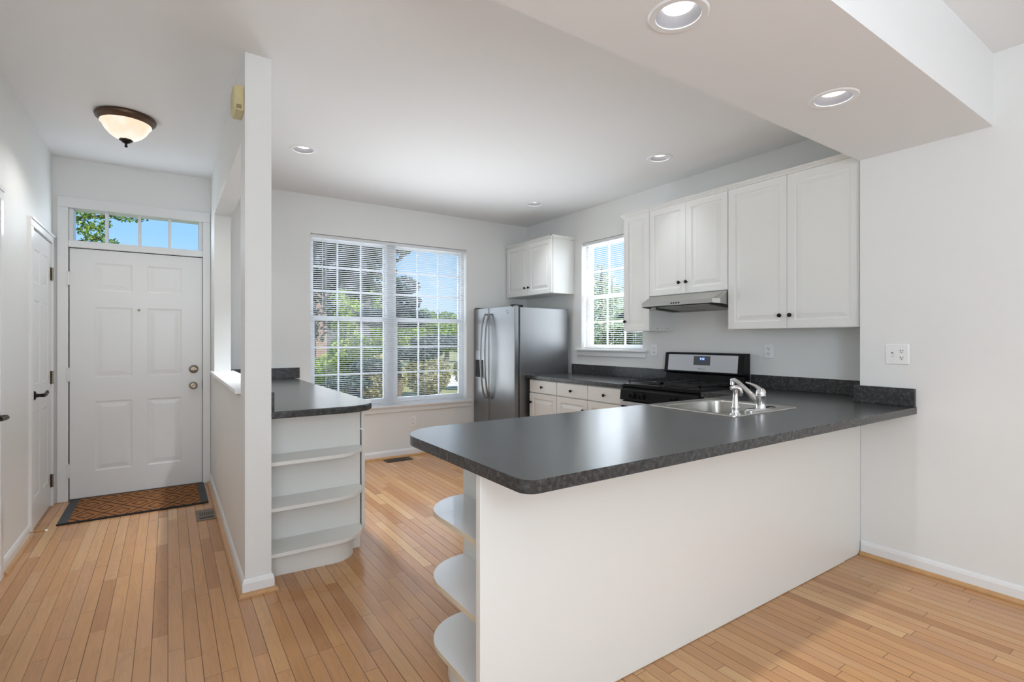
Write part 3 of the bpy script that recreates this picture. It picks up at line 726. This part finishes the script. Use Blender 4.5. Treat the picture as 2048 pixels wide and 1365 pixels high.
BF = 3.205     # front face of the base cabinet doors
def base_cabinet(label, y1, y0, units, n=NX, ux=UR):
    t = thing('base_cabinet', (XR-.3, (y0+y1)/2, 0), label, 'cabinet')
    obj('carcass', box(B(), BF+.021, XR-.002, y0+.001, y1-.001, .1, .875), 'cab', t)
    obj('toe_kick', box(B(), BF+.07, XR-.01, y0+.001, y1-.001, 0, .1), 'cab', t)
    for a, b, ky in units:
        w = a-b-.005
        bm = B(); box(bm, BF, BF+.019, b+.0025, a-.0025, .735, .866)
        d = obj('drawer', bm, 'cab', t, bevel=.004); knob(d, (BF+.001, (a+b)/2, .798), NX)
        h = .618
        d = obj('door', raised(B(), (BF, a-.0025, .108), UR, NX, w, h, .019, [(.055, w-.055, .055, h-.055)]), 'cab', t, bevel=.0015)
        knob(d, (BF+.001, ky, .63), NX)
    return t
base_cabinet('single door and drawer base cabinet next to the refrigerator side', 4.418, 3.960, [(4.416, 3.962, 4.375)])
base_cabinet('two door and two drawer base cabinet left of the range', 3.958, 3.056, [(3.956, 3.508, 3.555), (3.506, 3.060, 3.465)])

def countertop(name, label, pts, holes=(), splash=(), shape_bevel=.006):
    t = thing(name, (sum(p[0] for p in pts)/len(pts), sum(p[1] for p in pts)/len(pts), .876), label, 'countertop')
    obj('slab', prism(B(), pts, .876, .914, holes), 'counter', t, bevel=shape_bevel, bseg=3)
    for s in splash: obj('backsplash', box(B(), *s, .9145, 1.016), 'counter', t, bevel=.002)
    return t
countertop('countertop', 'short dark grey countertop between the refrigerator and the range', [(3.185, 3.056), (XR-.003, 3.056), (XR-.003, 4.445), (3.185, 4.445)],
           splash=[(XR-.022, XR-.003, 3.056, 4.445)])
# peninsula top with its sink cut-out
SX0, SX1, SYa, SYb = 2.275, 2.885, 1.445, 1.985
pts = [(.785+.045, 1.095)] + [(3.461, 1.095), (3.461, 1.384), (XR-.003, 1.384), (XR-.003, 2.286), (3.185, 2.286), (3.185, 2.025)]
pts += arc(.785+.185, 2.025-.185, .185, 90, 180, 14) + arc(.785+.045, 1.095+.045, .045, 180, 262, 7)
countertop('countertop', 'long dark grey peninsula countertop with the sink, rounded at its free end', pts, [rrect(SX0+.02, SX1-.02, SYa+.02, SYb-.02, .03)],
           [(XR-.022, XR-.003, 1.40, 2.286), (3.443, 3.461, 1.098, 1.384+.02)], .007)
pts = [(PX1+.003, 2.895)] + arc(1.036-.21, 2.895+.21, .21, -90, 0, 14) + [(1.036, YW-.003), (PX1+.003, YW-.003)]
countertop('countertop', 'dark grey desk countertop behind the white pillar with one rounded corner', pts,
           splash=[(PX1+.003, 1.075, YW-.022, YW-.003), (PX1+.003, PX1+.018, 2.90, YW-.023)])

# peninsula base
t = thing('peninsula_cabinet', (2.0, 1.65, 0), 'white peninsula base with a plain back panel and open rounded end shelves', 'cabinet')
obj('back_panel', box(B(), .806, 3.252, 1.372, 1.40, .002, .875), 'cab', t, bevel=.003)
obj('filler_panel', box(B(), 3.257, XN-.001, 1.377, 1.40, .002, .875), 'cab', t, bevel=.001)
obj('seam_strip', box(B(), 3.251, 3.258, 1.385, 1.40, .002, .875), 'seam', t)
obj('end_panel', box(B(), 1.04, 1.058, 1.401, 1.912, .0, .875), 'cab', t)
obj('carcass', box(B(), 1.12, 3.22, 1.401, 1.955, .1, .70), 'cab', t)
obj('carcass_rail', box(B(), 1.12, 3.22, 1.940, 1.955, .701, .875), 'cab', t)
obj('end_filler', box(B(), 1.0585, 1.119, 1.401, 1.90, .1, .875), 'cab', t)
obj('corner_carcass', box(B(), 3.222, XR-.003, 1.402, 2.283, .1, .875), 'cab', t)
obj('toe_kick', box(B(), 1.059, XR-.01, 1.401, 1.84, 0, .1), 'cab', t)
for k in range(4):
    w = .516; h = .75
    d = obj('door', raised(B(), (1.122+(k+1)*.522, 1.975, .112), (-1, 0, 0), (0, 1, 0), w, h, .018, [(.055, w-.055, .055, h-.055)]), 'cab', t)
    knob(d, (1.122+(k+1)*.522-(.05 if k % 2 else w-.05), 1.974, .8), (0, 1, 0))
for z in (.14, .384, .638):
    pl = [(1.0395, 1.4005), (.83, 1.4005)] + arc(.83+.19, 1.905-.19, .19, 180, 90, 12) + [(1.0395, 1.905)]
    s = obj('shelf', prism(B(), pl, z-.018, z), 'lam', t)
    e = [(.83-.0012, 1.4005)] + arc(.83+.19, 1.905-.19, .1912, 180, 90, 12) + [(1.0395, 1.9062)]
    inn = [(.83+.0006, 1.4005)] + arc(.83+.19, 1.905-.19, .1894, 180, 90, 12) + [(1.0395, 1.9044)]
    obj('edge_band', prism(B(), e+inn[::-1], z-.0182, z-.0004), 'edge', s)['label'] = 'cream edge banding'
obj('shelf_plinth', prism(B(), [(1.0395, 1.4005), (.88, 1.4005)] + arc(.88+.16, 1.86-.16, .16, 180, 90, 10), 0, .121), 'cab', t)

# desk base behind the pillar
t = thing('desk_cabinet', (.74, 4.2, 0), 'white base cabinet behind the pillar with three bowed open end shelves', 'cabinet')
DPY = 3.165
obj('carcass', box(B(), PX1+.002, .984, DPY+.019, YW-.02, .1, .875), 'cab', t)
obj('end_panel', box(B(), PX1+.002, .992, DPY, DPY+.018, .0, .875), 'cab', t)
obj('toe_kick', box(B(), PX1+.002, .94, DPY+.02, YW-.02, 0, .1), 'cab', t)
obj('top_rail', prism(B(), [(PX1+.002, 2.955)] + arc(.80, 2.955+.19, .19, -90, -4, 12) + [(.99, DPY-.0005), (PX1+.002, DPY-.0005)], .862, .8755), 'cab', t)
for z in (.15, .394, .638):
    off = 0
    pl = [(PX1+.002, 2.945)] + arc(.79, 2.945+.2, .2, -90, -6, 12) + [(.992, DPY-.0005), (PX1+.002, DPY-.0005)]
    obj('shelf', prism(B(), pl, z-.02, z), 'cab', t, bevel=.002)
obj('plinth', prism(B(), [(PX1+.002, 3.03)] + arc(.79, 3.03+.13, .15, -90, -10, 10) + [(.94, DPY-.0005), (PX1+.002, DPY-.0005)], 0, .1295), 'cab', t)
for k in range(4):
    w = .535; y0 = DPY+k*.541
    bm = B(); box(bm, 1.0005, 1.022, y0, y0+w, .735, .866); d = obj('drawer', bm, 'cab', t, bevel=.003); knob(d, (1.021, y0+w/2, .8), (1, 0, 0))
    d = obj('door', raised(B(), (1.022, y0, .108), (0, 1, 0), (1, 0, 0), w, .618, .019, [(.055, w-.055, .055, .563)]), 'cab', t, bevel=.0015)
    knob(d, (1.021, y0+(.05 if k % 2 else w-.05), .63), (1, 0, 0))

# ---------------------------------------------------------------- sink, tap, sprayer
t = thing('kitchen_sink', ((SX0+SX1)/2, (SYa+SYb)/2, .80), 'single bowl stainless steel drop in sink set in the peninsula countertop', 'sink')
R = lambda a, b, c, d, r, z: [(x, y, z) for x, y in rrect(a, b, c, d, r, 8)]
bm = B()
loft(bm, [R(SX0, SX1, SYa, SYb, .032, .9145), R(SX0+.003, SX1-.003, SYa+.003, SYb-.003, .032, .919), R(SX0+.014, SX1-.014, SYa+.014, SYb-.014, .028, .9195), R(SX0+.02, SX1-.02, SYa+.02, SYb-.02, .03, .917),
          R(SX0+.042, SX1-.042, SYa+.102, SYb-.04, .07, .917), R(SX0+.050, SX1-.050, SYa+.110, SYb-.048, .072, .910), R(SX0+.060, SX1-.060, SYa+.12, SYb-.058, .075, .78), R(SX0+.10, SX1-.10, SYa+.16, SYb-.098, .06, .745),
          R(SX0+.26, SX1-.26, SYa+.24, SYb-.19, .03, .742)], False, True)
obj('basin', bm, 'sinksteel', t, smooth=True)
obj('drain', lathe(B(), [(.04, 0), (.042, .003), (.03, .002), (.02, -.004)], ((SX0+SX1)/2, (SYa+SYb)/2+.03, .743), seg=24), 'chrome', t, smooth=True)
FXx, FYy, FZ = 2.60, 1.500, .9175
t = thing('kitchen_faucet', (FXx, FYy, FZ), 'chrome single lever kitchen faucet at the sink', 'faucet')
lp = lambda w, h, r, z: [(x, y, z) for x, y in rrect(FXx-w, FXx+w, FYy-h, FYy+h, r, 6)]
obj('base_plate', loft(B(), [lp(.128, .028, .026, FZ), lp(.128, .028, .026, FZ+.006), lp(.118, .022, .02, FZ+.012)]), 'chrome', t, smooth=True)
obj('body', lathe(B(), [(.027, .010), (.025, .016), (.0245, .072), (.026, .074), (.026, .080), (.0245, .083)], (FXx, FYy, FZ), seg=28), 'chrome', t, smooth=True)
pts = [(FXx, FYy+.010, FZ+.042), (FXx, FYy+.04, FZ+.066), (FXx, FYy+.09, FZ+.106), (FXx, FYy+.132, FZ+.138), (FXx, FYy+.155, FZ+.149), (FXx, FYy+.172, FZ+.147)]
s = obj('spout', tube(B(), pts, [.017, .015, .013, .0125, .0125, .010], 14, 1.0), 'chrome', t, smooth=True)
obj('aerator', lathe(B(), [(.011, 0), (.011, .022), (.008, .026)], (FXx, FYy+.165, FZ+.122), (0, 0, 1), 16), 'chrome', s, smooth=True)
bm = lathe(B(), [(.0255, .083), (.026, .090), (.022, .104), (.014, .114), (.001, .118)], (FXx, FYy, FZ), seg=24)
tube(bm, [(FXx, FYy-.006, FZ+.098), (FXx, FYy+.008, FZ+.112), (FXx, FYy+.030, FZ+.126), (FXx, FYy+.058, FZ+.136), (FXx, FYy+.084, FZ+.141)], [.016, .012, .0085, .006, .005], 12, .9)
obj('lever', bm, 'chrome', t, smooth=True)
sx, sy = 2.335, 1.478
t = thing('sink_sprayer', (sx, sy, FZ), 'chrome pull out side sprayer standing left of the faucet', 'sprayer')
obj('holder', lathe(B(), [(.028, 0), (.027, .005), (.019, .009), (.017, .012), (.017, .026), (.021, .03), (.021, .036), (.017, .040)], (sx, sy, FZ), seg=24), 'chrome', t, smooth=True)
bm = lathe(B(), [(.0165, .038), (.015, .05), (.0115, .09), (.0115, .115), (.013, .125)], (sx, sy, FZ), seg=20)
obj('wand', bm, 'chrome', t, smooth=True)
bm = tube(B(), [(sx-.022, sy+.012, FZ+.132), (sx-.012, sy+.006, FZ+.134), (sx+.004, sy-.002, FZ+.134), (sx+.016, sy-.008, FZ+.128), (sx+.022, sy-.011, FZ+.108), (sx+.022, sy-.011, FZ+.092)], [.010, .013, .014, .015, .014, .009], 12)
obj('spray_head', bm, 'chrome', t, smooth=True)

# ---------------------------------------------------------------- refrigerator
FY0, FY1, FXF, FXB = 4.462, 5.328, 3.034, 3.785
FS = 4.985
t = thing('refrigerator', ((FXF+FXB)/2, (FY0+FY1)/2, 0), 'stainless steel side by side refrigerator in the back corner', 'refrigerator')
obj('body', box(B(), 3.112, FXB, FY0+.002, FY1-.002, .02, 1.640), 'steelside', t, bevel=.006)
obj('gasket', box(B(), 3.094, 3.113, FY0+.006, FY1-.006, .07, 1.646), 'gasket', t)
def fdoor(y0, y1):
    n = 10; lo = []
    for i in range(n+1):    # gently bowed front
        s = i/n; y = y0+(y1-y0)*s; lo.append((FXF+.010*(2*s-1)**2*(1 if True else 0), y))
    pl = lo+[(3.094, y1), (3.094, y0)]
    return prism(B(), pl, .075, 1.655)
fd = obj('door', fdoor(FY0, FS-.004), 'steel', t, bevel=.006)
zd = obj('freezer_door', fdoor(FS+.004, FY1), 'steel', t, bevel=.006)
def fhandle(y, par):
    pts = []
    for i in range(15):
        s = i/14; z = .62+(1.585-.62)*s; b = 1-(2*s-1)**2
        pts.append((FXF-.012-.062*b**.6, y, z))
    pts = [(FXF+.004, y, .63)]+pts+[(FXF+.004, y, 1.575)]
    obj('handle', tube(B(), pts, [.012]+[.0135]*15+[.012], 10, .75), 'steel', par, smooth=True)
fhandle(FS-.045, fd); fhandle(FS+.045, zd)
bm = B(); box(bm, FXF-.0035, FXF+.02, 5.075, 5.278, .838, 1.17); dp = obj('dispenser', bm, 'steel', zd, bevel=.004)
obj('recess', box(B(), FXF-.006, FXF+.01, 5.088, 5.268, .85, 1.055), 'dispblack', dp, bevel=.004)['label'] = 'black dispenser recess'
bm = B()   # emblem: two crossed swooshes
for s in (1, -1):
    pts = [(FXF+.0015, 4.60+s*.028*math.cos(a), 1.592+.016*math.sin(a)*s) for a in [math.pi*k/10 for k in range(1, 9)]]
    tube(bm, pts, [.001, .003, .004, .005, .005, .004, .003, .001], 8, .8)
obj('badge', bm, 'badge', fd, smooth=True)
for y in (FY0+.05, FY1-.05): obj('hinge_cover', box(B(), 3.04, 3.17, y-.03, y+.03, 1.640, 1.668), 'blackm', t, bevel=.006)
obj('kick_grille', box(B(), 3.10, 3.12, FY0+.01, FY1-.01, .0, .07), 'blackm', t)
obj('foot', box(B(), 3.15, FXB-.05, FY0+.03, FY1-.03, 0, .02), 'blackm', t)

# ---------------------------------------------------------------- gas range
GY0, GY1 = 2.292, 3.050
t = thing('gas_range', (3.5, (GY0+GY1)/2, 0), 'black and stainless gas range set into the right hand counter run', 'stove')
obj('body', box(B(), 3.205, 3.82, GY0, GY1, .05, .895), 'black', t, bevel=.004)
obj('cooktop', prism(B(), [(3.19, GY0), (3.735, GY0), (3.735, GY1), (3.19, GY1)], .893, .922), 'black', t, bevel=.006)
bm = loft(B(), [[(x, y, z) for x, z in ((3.205, .790), (3.150, .790), (3.160, .872), (3.195, .893), (3.205, .893))] for y in (GY0, GY1)])
cp = obj('control_panel', bm, 'black', t, bevel=.004)
for y in (2.915, 2.815, 2.505, 2.405):
    bm = lathe(B(), [(.026, 0), (.026, .006), (.020, .010), (.018, .026), (.015, .028)], (3.153, y, .832), (-1, 0, .06), 20)
    box(bm, 3.108, 3.13, y-.005, y+.005, .814, .852)
    obj('knob', bm, 'blackm', cp, smooth=True)
dr = obj('oven_door', box(B(), 3.163, 3.205, GY0+.004, GY1-.004, .22, .780), 'black', t, bevel=.004)
obj('oven_door_trim', box(B(), 3.152, 3.166, GY0+.004, GY1-.004, .742, .779), 'silverp', dr, bevel=.004)
bm = B(); cyl(bm, (3.118, GY0+.05, .715), (3.118, GY1-.05, .715), .012)
for y in (GY0+.09, GY1-.09): cyl(bm, (3.118, y, .715), (3.165, y, .715), .009)
obj('handle', bm, 'silverp', dr, smooth=True)
obj('storage_drawer', box(B(), 3.165, 3.205, GY0+.004, GY1-.004, .055, .212), 'silverp', t, bevel=.004)
obj('plinth', box(B(), 3.25, 3.8, GY0+.02, GY1-.02, 0, .05), 'blackm', t)
for gy0, gy1 in ((GY0+.03, (GY0+GY1)/2-.006), ((GY0+GY1)/2+.006, GY1-.03)):
    bm = B(); zt = .952; x0, x1 = 3.225, 3.70
    for (a, b, c, d) in ((x0, x1, gy0, gy0+.014), (x0, x1, gy1-.014, gy1), (x0, x0+.014, gy0, gy1), (x1-.014, x1, gy0, gy1), ((x0+x1)/2-.006, (x0+x1)/2+.006, gy0, gy1)):
        box(bm, a, b, c, d, zt-.014, zt)
    ym = (gy0+gy1)/2
    for xc in (x0+.12, x1-.12):
        box(bm, xc-.10, xc-.035, ym-.005, ym+.005, zt-.012, zt); box(bm, xc+.035, xc+.10, ym-.005, ym+.005, zt-.012, zt)
        box(bm, xc-.005, xc+.005, gy0, ym-.035, zt-.012, zt); box(bm, xc-.005, xc+.005, ym+.035, gy1, zt-.012, zt)
    for a in (x0+.007, x1-.007):
        for b in (gy0+.007, gy1-.007): cyl(bm, (a, b, .920), (a, b, zt-.005), .006, seg=8)
    obj('grate', bm, 'iron', t)
    for xc in (x0+.12, x1-.12):
        obj('burner', lathe(B(), [(.045, .920), (.045, .928), (.034, .930), (.034, .938), (.030, .941)], (xc, ym, 0), seg=20), 'iron', t, smooth=True)
bm = loft(B(), [[(x, y, z) for x, z in ((3.82, .90), (3.735, .90), (3.745, .998), (3.715, 1.010), (3.735, 1.172), (3.748, 1.180), (3.82, 1.180))] for y in (GY0, GY1)])
bg = obj('backguard', bm, 'black', t, bevel=.003)
def slant(bm, y0, y1, z0, z1, d0, d1):   # box lying on the sloped backguard face
    f = lambda z, d: 3.715+(z-1.010)*.02/.162-d
    loft(bm, [[(f(z0, d), y0, z0), (f(z0, d), y1, z0), (f(z1, d), y1, z1), (f(z1, d), y0, z1)] for d in (d0, d1)])
    return bm
pn = obj('silver_panel', slant(B(), GY0+.045, GY1-.04, 1.022, 1.163, -.002, .003), 'silverp', bg, bevel=.002)
obj('control_display', slant(B(), 2.585, 2.745, 1.076, 1.152, 0, .0042), 'display', bg)
obj('clock_screen', slant(B(), 2.633, 2.690, 1.112, 1.144, 0, .005), 'blue', bg)
tilt = Matrix.Rotation(math.atan(.02/.162), 4, 'Y')
text('clock_digits', '9:42', .026, 'digits', bg, (3.715+(1.128-1.01)*.1235-.0056, 2.6615, 1.128), tilt @ FACE_W, .0003)
text('badge', 'Whirlpool', .018, 'badge', bg, (3.715+(1.045-1.01)*.1235-.0036, 2.665, 1.045), tilt @ FACE_W, .0003)

# ---------------------------------------------------------------- range hood
HY0, HY1 = 2.292, 3.043
t = thing('range_hood', (3.6, (HY0+HY1)/2, 1.56), 'slim stainless range hood under the short cabinet above the range', 'range hood')
hx = 3.375
def ring(x, y0, y1, z): return [(XR-.003, HY0, z), (x, y0, z), (x, y1, z), (XR-.003, HY1, z)]
bm = B()
hb = lambda x: 1.570-(x-hx)*.034/.46     # height of the hood's underside
plan = [(XR-.003, HY0), (hx+.05, HY0), (hx, HY0+.035), (hx, HY1-.035), (hx+.05, HY1), (XR-.003, HY1)]
outer = [[(x, y, hb(x)) for x, y in plan], [(x, y, 1.602) for x, y in plan],
         [(XR-.003, HY0, 1.665), (UF+.01, HY0, 1.665), (UF-.005, HY0+.02, 1.665), (UF-.005, HY1-.02, 1.665), (UF+.01, HY1, 1.665), (XR-.003, HY1, 1.665)]]
loft(bm, outer, False, True)
sh = obj('shell', bm, 'hoodsteel', t)
md = sh.modifiers.new('sheet', 'SOLIDIFY'); md.thickness = .003; md.offset = -1
up = [(XR-.008, HY0+.006), (hx+.052, HY0+.006), (hx+.006, HY0+.038), (hx+.006, HY1-.038), (hx+.052, HY1-.006), (XR-.008, HY1-.006)]
obj('underside', loft(B(), [[(x, y, hb(x)+d) for x, y in up] for d in (.008, .013)]), 'blackm', t)
for y0, y1 in ((2.42, 2.665), (2.675, 2.92)):
    obj('filter', loft(B(), [[(x, y, hb(x)+d) for x, y in ((hx+.10, y0), (XR-.06, y0), (XR-.06, y1), (hx+.10, y1))] for d in (.001, .0075)]), 'filter', t)
obj('lamp', lathe(B(), [(.016, 0), (.022, -.010), (.018, -.02), (.006, -.024)], (hx+.10, 2.965, 1.570), seg=16), 'bulb', t, smooth=True)
for k in range(4):
    y = 2.700-k*.024
    obj('button', lathe(B(), [(.006, -.001), (.006, .003), (.004, .004)], (hx, y, 1.586), (-1, 0, 0), 12), 'blackm', t, smooth=True)

# ---------------------------------------------------------------- outdoors
GZ = -.45
struct('ground', box(B(), -30, 60, 5.6, 70, GZ-.3, GZ), 'grass')['category'] = 'lawn'
bpy.data.objects['ground']['label'] = 'lawn outside the windows'
o = obj('ground_side', box(B(), 4.05, 60, -20, 5.6, GZ-.3, GZ), 'grass'); o['kind'] = 'structure'
o = obj('mulch_bed', box(B(), 1.2, 7.5, 6.2, 11.5, GZ, GZ+.05), 'mulch'); o['kind'] = 'structure'
o = obj('sidewalk', prism(B(), [(7.9, 16.6), (9.2, 16.6), (12.4, 22), (10.2, 22)], GZ+.001, GZ+.02), 'concrete'); tag(o, 'pale concrete walk seen low through the right half of the wide window', 'walk', kind='structure')
o = struct('shade_block_upper', box(B(), -3, 4.0, 3.2, 5.5, ZC+.35, 6.2), 'extwall')  # unseen block above the house, added to cast shade on the near trees
def foliage(bm, blobs, n, size, flat=.0, elong=1.6):
    tot = sum(r[0]*r[1]*r[2] for _, r in blobs)
    for c, r in blobs:
        for _ in range(max(8, int(n*r[0]*r[1]*r[2]/tot))):
            while True:
                p = Vector((random.uniform(-1, 1), random.uniform(-1, 1), random.uniform(-1, 1)))
                if .12 < p.length < 1: break
            p = p.normalized()*p.length**.6
            q = Vector(c)+Vector((p.x*r[0], p.y*r[1], p.z*r[2]))
            d = Vector((random.gauss(0, 1), random.gauss(0, 1), random.gauss(0, 1)*(1-flat)-.25)).normalized()
            e = d.cross(Vector((random.gauss(0, 1), random.gauss(0, 1), random.gauss(0, 1)))).normalized()
            s = size*random.uniform(.6, 1.3)
            bm.faces.new([bm.verts.new(q+d*s*a*elong+e*s*b) for a, b in ((-.5, 0), (0, -.4), (.5, 0), (0, .4))])
    return bm
def tree(label, x, y, h, blobs, n, size, leafm, trunk=.12, limbs=(), cat='tree', name='tree'):
    t = thing(name, (x, y, GZ), label, cat)
    bm = tube(B(), [(x, y, GZ), (x+.05, y, GZ+h*.35), (x-.04, y+.05, GZ+h*.7), (x, y, GZ+h)], [trunk*1.25, trunk, trunk*.7, trunk*.25], 10)
    for a, b in limbs: tube(bm, [a, tuple((Vector(a)+Vector(b))/2+Vector((0, 0, .1))), b], [trunk*.4, trunk*.25, trunk*.08], 7)
    obj('trunk', bm, 'bark', t, smooth=True)
    obj('foliage', foliage(B(), blobs, n, size), leafm, t, fixn=False)
    return t
tree('dark leafy tree standing close outside the left half of the wide window', 1.7, 8.9, 4.6,
     [((2.2, 8.8, 2.6), (.5, .7, .5)), ((2.95, 9.0, 2.45), (.5, .6, .5)), ((2.6, 8.7, 3.2), (1.0, .9, .6)), ((2.1, 9.0, 1.75), (.35, .4, .5)), ((3.3, 9.0, 3.1), (.5, .6, .4))], 7000, .062, 'leafd', .10,
     [((1.7, 8.9, 1.9), (2.95, 9.0, 2.6)), ((1.7, 8.9, 2.4), (2.4, 8.8, 3.2))])
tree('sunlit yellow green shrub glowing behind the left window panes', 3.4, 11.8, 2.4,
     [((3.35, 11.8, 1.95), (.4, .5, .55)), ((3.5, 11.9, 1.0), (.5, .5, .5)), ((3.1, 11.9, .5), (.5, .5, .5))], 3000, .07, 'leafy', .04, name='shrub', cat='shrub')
tree('blue green evergreen with dark spreading boughs in the middle of the wide window', 4.05, 10.4, 2.75,
     [((4.2, 10.4, 2.45), (.34, .35, .2)), ((4.15, 10.4, 2.1), (.45, .35, .2)), ((4.25, 10.4, 1.75), (.6, .4, .2)), ((3.55, 10.3, 1.75), (.45, .35, .2)), ((5.0, 10.2, 1.25), (.75, .35, .15)), ((4.4, 10.2, 1.0), (.6, .35, .16)), ((3.5, 10.1, .75), (.55, .35, .16)), ((2.9, 10.0, .45), (.5, .35, .14))],
     7000, .058, 'needle', .06, [((4.05, 10.4, .9), (5.5, 10.1, 1.3)), ((4.05, 10.4, .7), (3.0, 10.0, .5))], name='evergreen')
for i, (x, y, w, h, lb) in enumerate([(6.0, 21.5, 1.8, 4.4, 'tallest of the sunlit trees far behind the wide window, left of its mullion'), (9.4, 25.5, 1.9, 3.0, 'rounded bright green tree far beyond the middle of the wide window'), (13.2, 29.5, 2.1, 3.0, 'low distant tree at the right side of the wide window'), (17.6, 35, 2.3, 3.2, 'farthest low tree, at the refrigerator side of the wide window')]):
    tree(lb, x, y, h, [((x-w*.4, y, h*.55), (w*.7, w*.6, h*.42)), ((x+w*.4, y, h*.5), (w*.7, w*.6, h*.40)), ((x, y, h*.75), (w*.6, w*.5, h*.32))], 6000, .15, 'leaf', .16)
for i, (x, y, lb) in enumerate([(3.3, 13.6, 'low olive shrub at the left foot of the wide window view'), (5.0, 14.0, 'pale olive shrub just right of the wide window mullion'), (6.7, 14.6, 'bushy olive shrub in the middle of the right window panes'), (8.9, 15.6, 'low olive shrub beside the pale walk outside')]):
    t = thing('shrub', (x, y, GZ), lb, 'shrub', 'low shrubs in a row outside')
    obj('foliage', foliage(B(), [((x, y, .2), (.74, .6, .66))], 2600, .075), 'olive', t, fixn=False)
    obj('stem', tube(B(), [(x, y, GZ), (x, y, .2)], .03, 6), 'bark', t)
tree('leafy tree whose branches show in the left panes of the door transom', -2.0, 11.6, 4.8,
     [((-1.0, 11.6, 3.02), (.26, .35, .12)), ((-1.12, 11.6, 3.18), (.20, .35, .12)), ((-1.1, 11.6, 3.36), (.28, .35, .12)), ((-1.1, 11.6, 3.56), (.36, .4, .10)), ((-.60, 11.6, 3.56), (.34, .4, .10)), ((-1.9, 11.8, 3.5), (.5, .6, .6)), ((-1.3, 11.6, 4.1), (.9, .6, .35))], 8000, .045, 'leaf', .1,
     [((-2, 11.6, 2.6), (-1.0, 11.6, 3.1)), ((-2, 11.6, 3.1), (-.4, 11.6, 3.6))])
x, y = 14.1, 14.6
tree('pale conical pine outside the right wall window', x, y, 4.6,
     [((x+.08*((i % 3)-1), y, .4+i*.36), (.25+2.3*(1-i/10.5), .25+2.3*(1-i/10.5), .26)) for i in range(11)], 11000, .10, 'pine', .14, name='pine_tree')
tree('dark bushy tree low in the right wall window', 8.1, 7.7, 1.9, [((8.1, 7.8, .8), (.8, .8, .75)), ((8.9, 8.0, .6), (.6, .6, .8)), ((7.5, 7.6, .4), (.5, .5, .7))], 2600, .09, 'leafd', .07)
t = thing('neighbour_house', (15, 11.4, GZ), 'grey neighbouring house with shingle roof outside the right wall window', 'house')
obj('wall', box(B(), 12.5, 20, 8, 11.7, GZ, 2.0), 'siding', t)
obj('roof', loft(B(), [[(12.2, 7.6, 2.0), (12.2, 12.0, 2.0), (12.2, 9.8, 3.2)], [(20.3, 7.6, 2.0), (20.3, 12.0, 2.0), (20.3, 9.8, 3.2)]]), 'roof', t)
t = thing('neighbour_house', (3.9, 16.5, GZ), 'shaded grey house behind the near tree in the wide window', 'house')
obj('wall', box(B(), 2.4, 5.0, 15, 18, GZ, 3.2), 'siding', t)
obj('corner_board', box(B(), 3.45, 3.75, 14.97, 15.0, GZ, 3.2), 'extwall', t)
obj('roof', loft(B(), [[(2.1, 14.7, 3.2), (2.1, 18.3, 3.2), (2.1, 16.5, 4.4)], [(5.3, 14.7, 3.2), (5.3, 18.3, 3.2), (5.3, 16.5, 4.4)]]), 'roof', t)
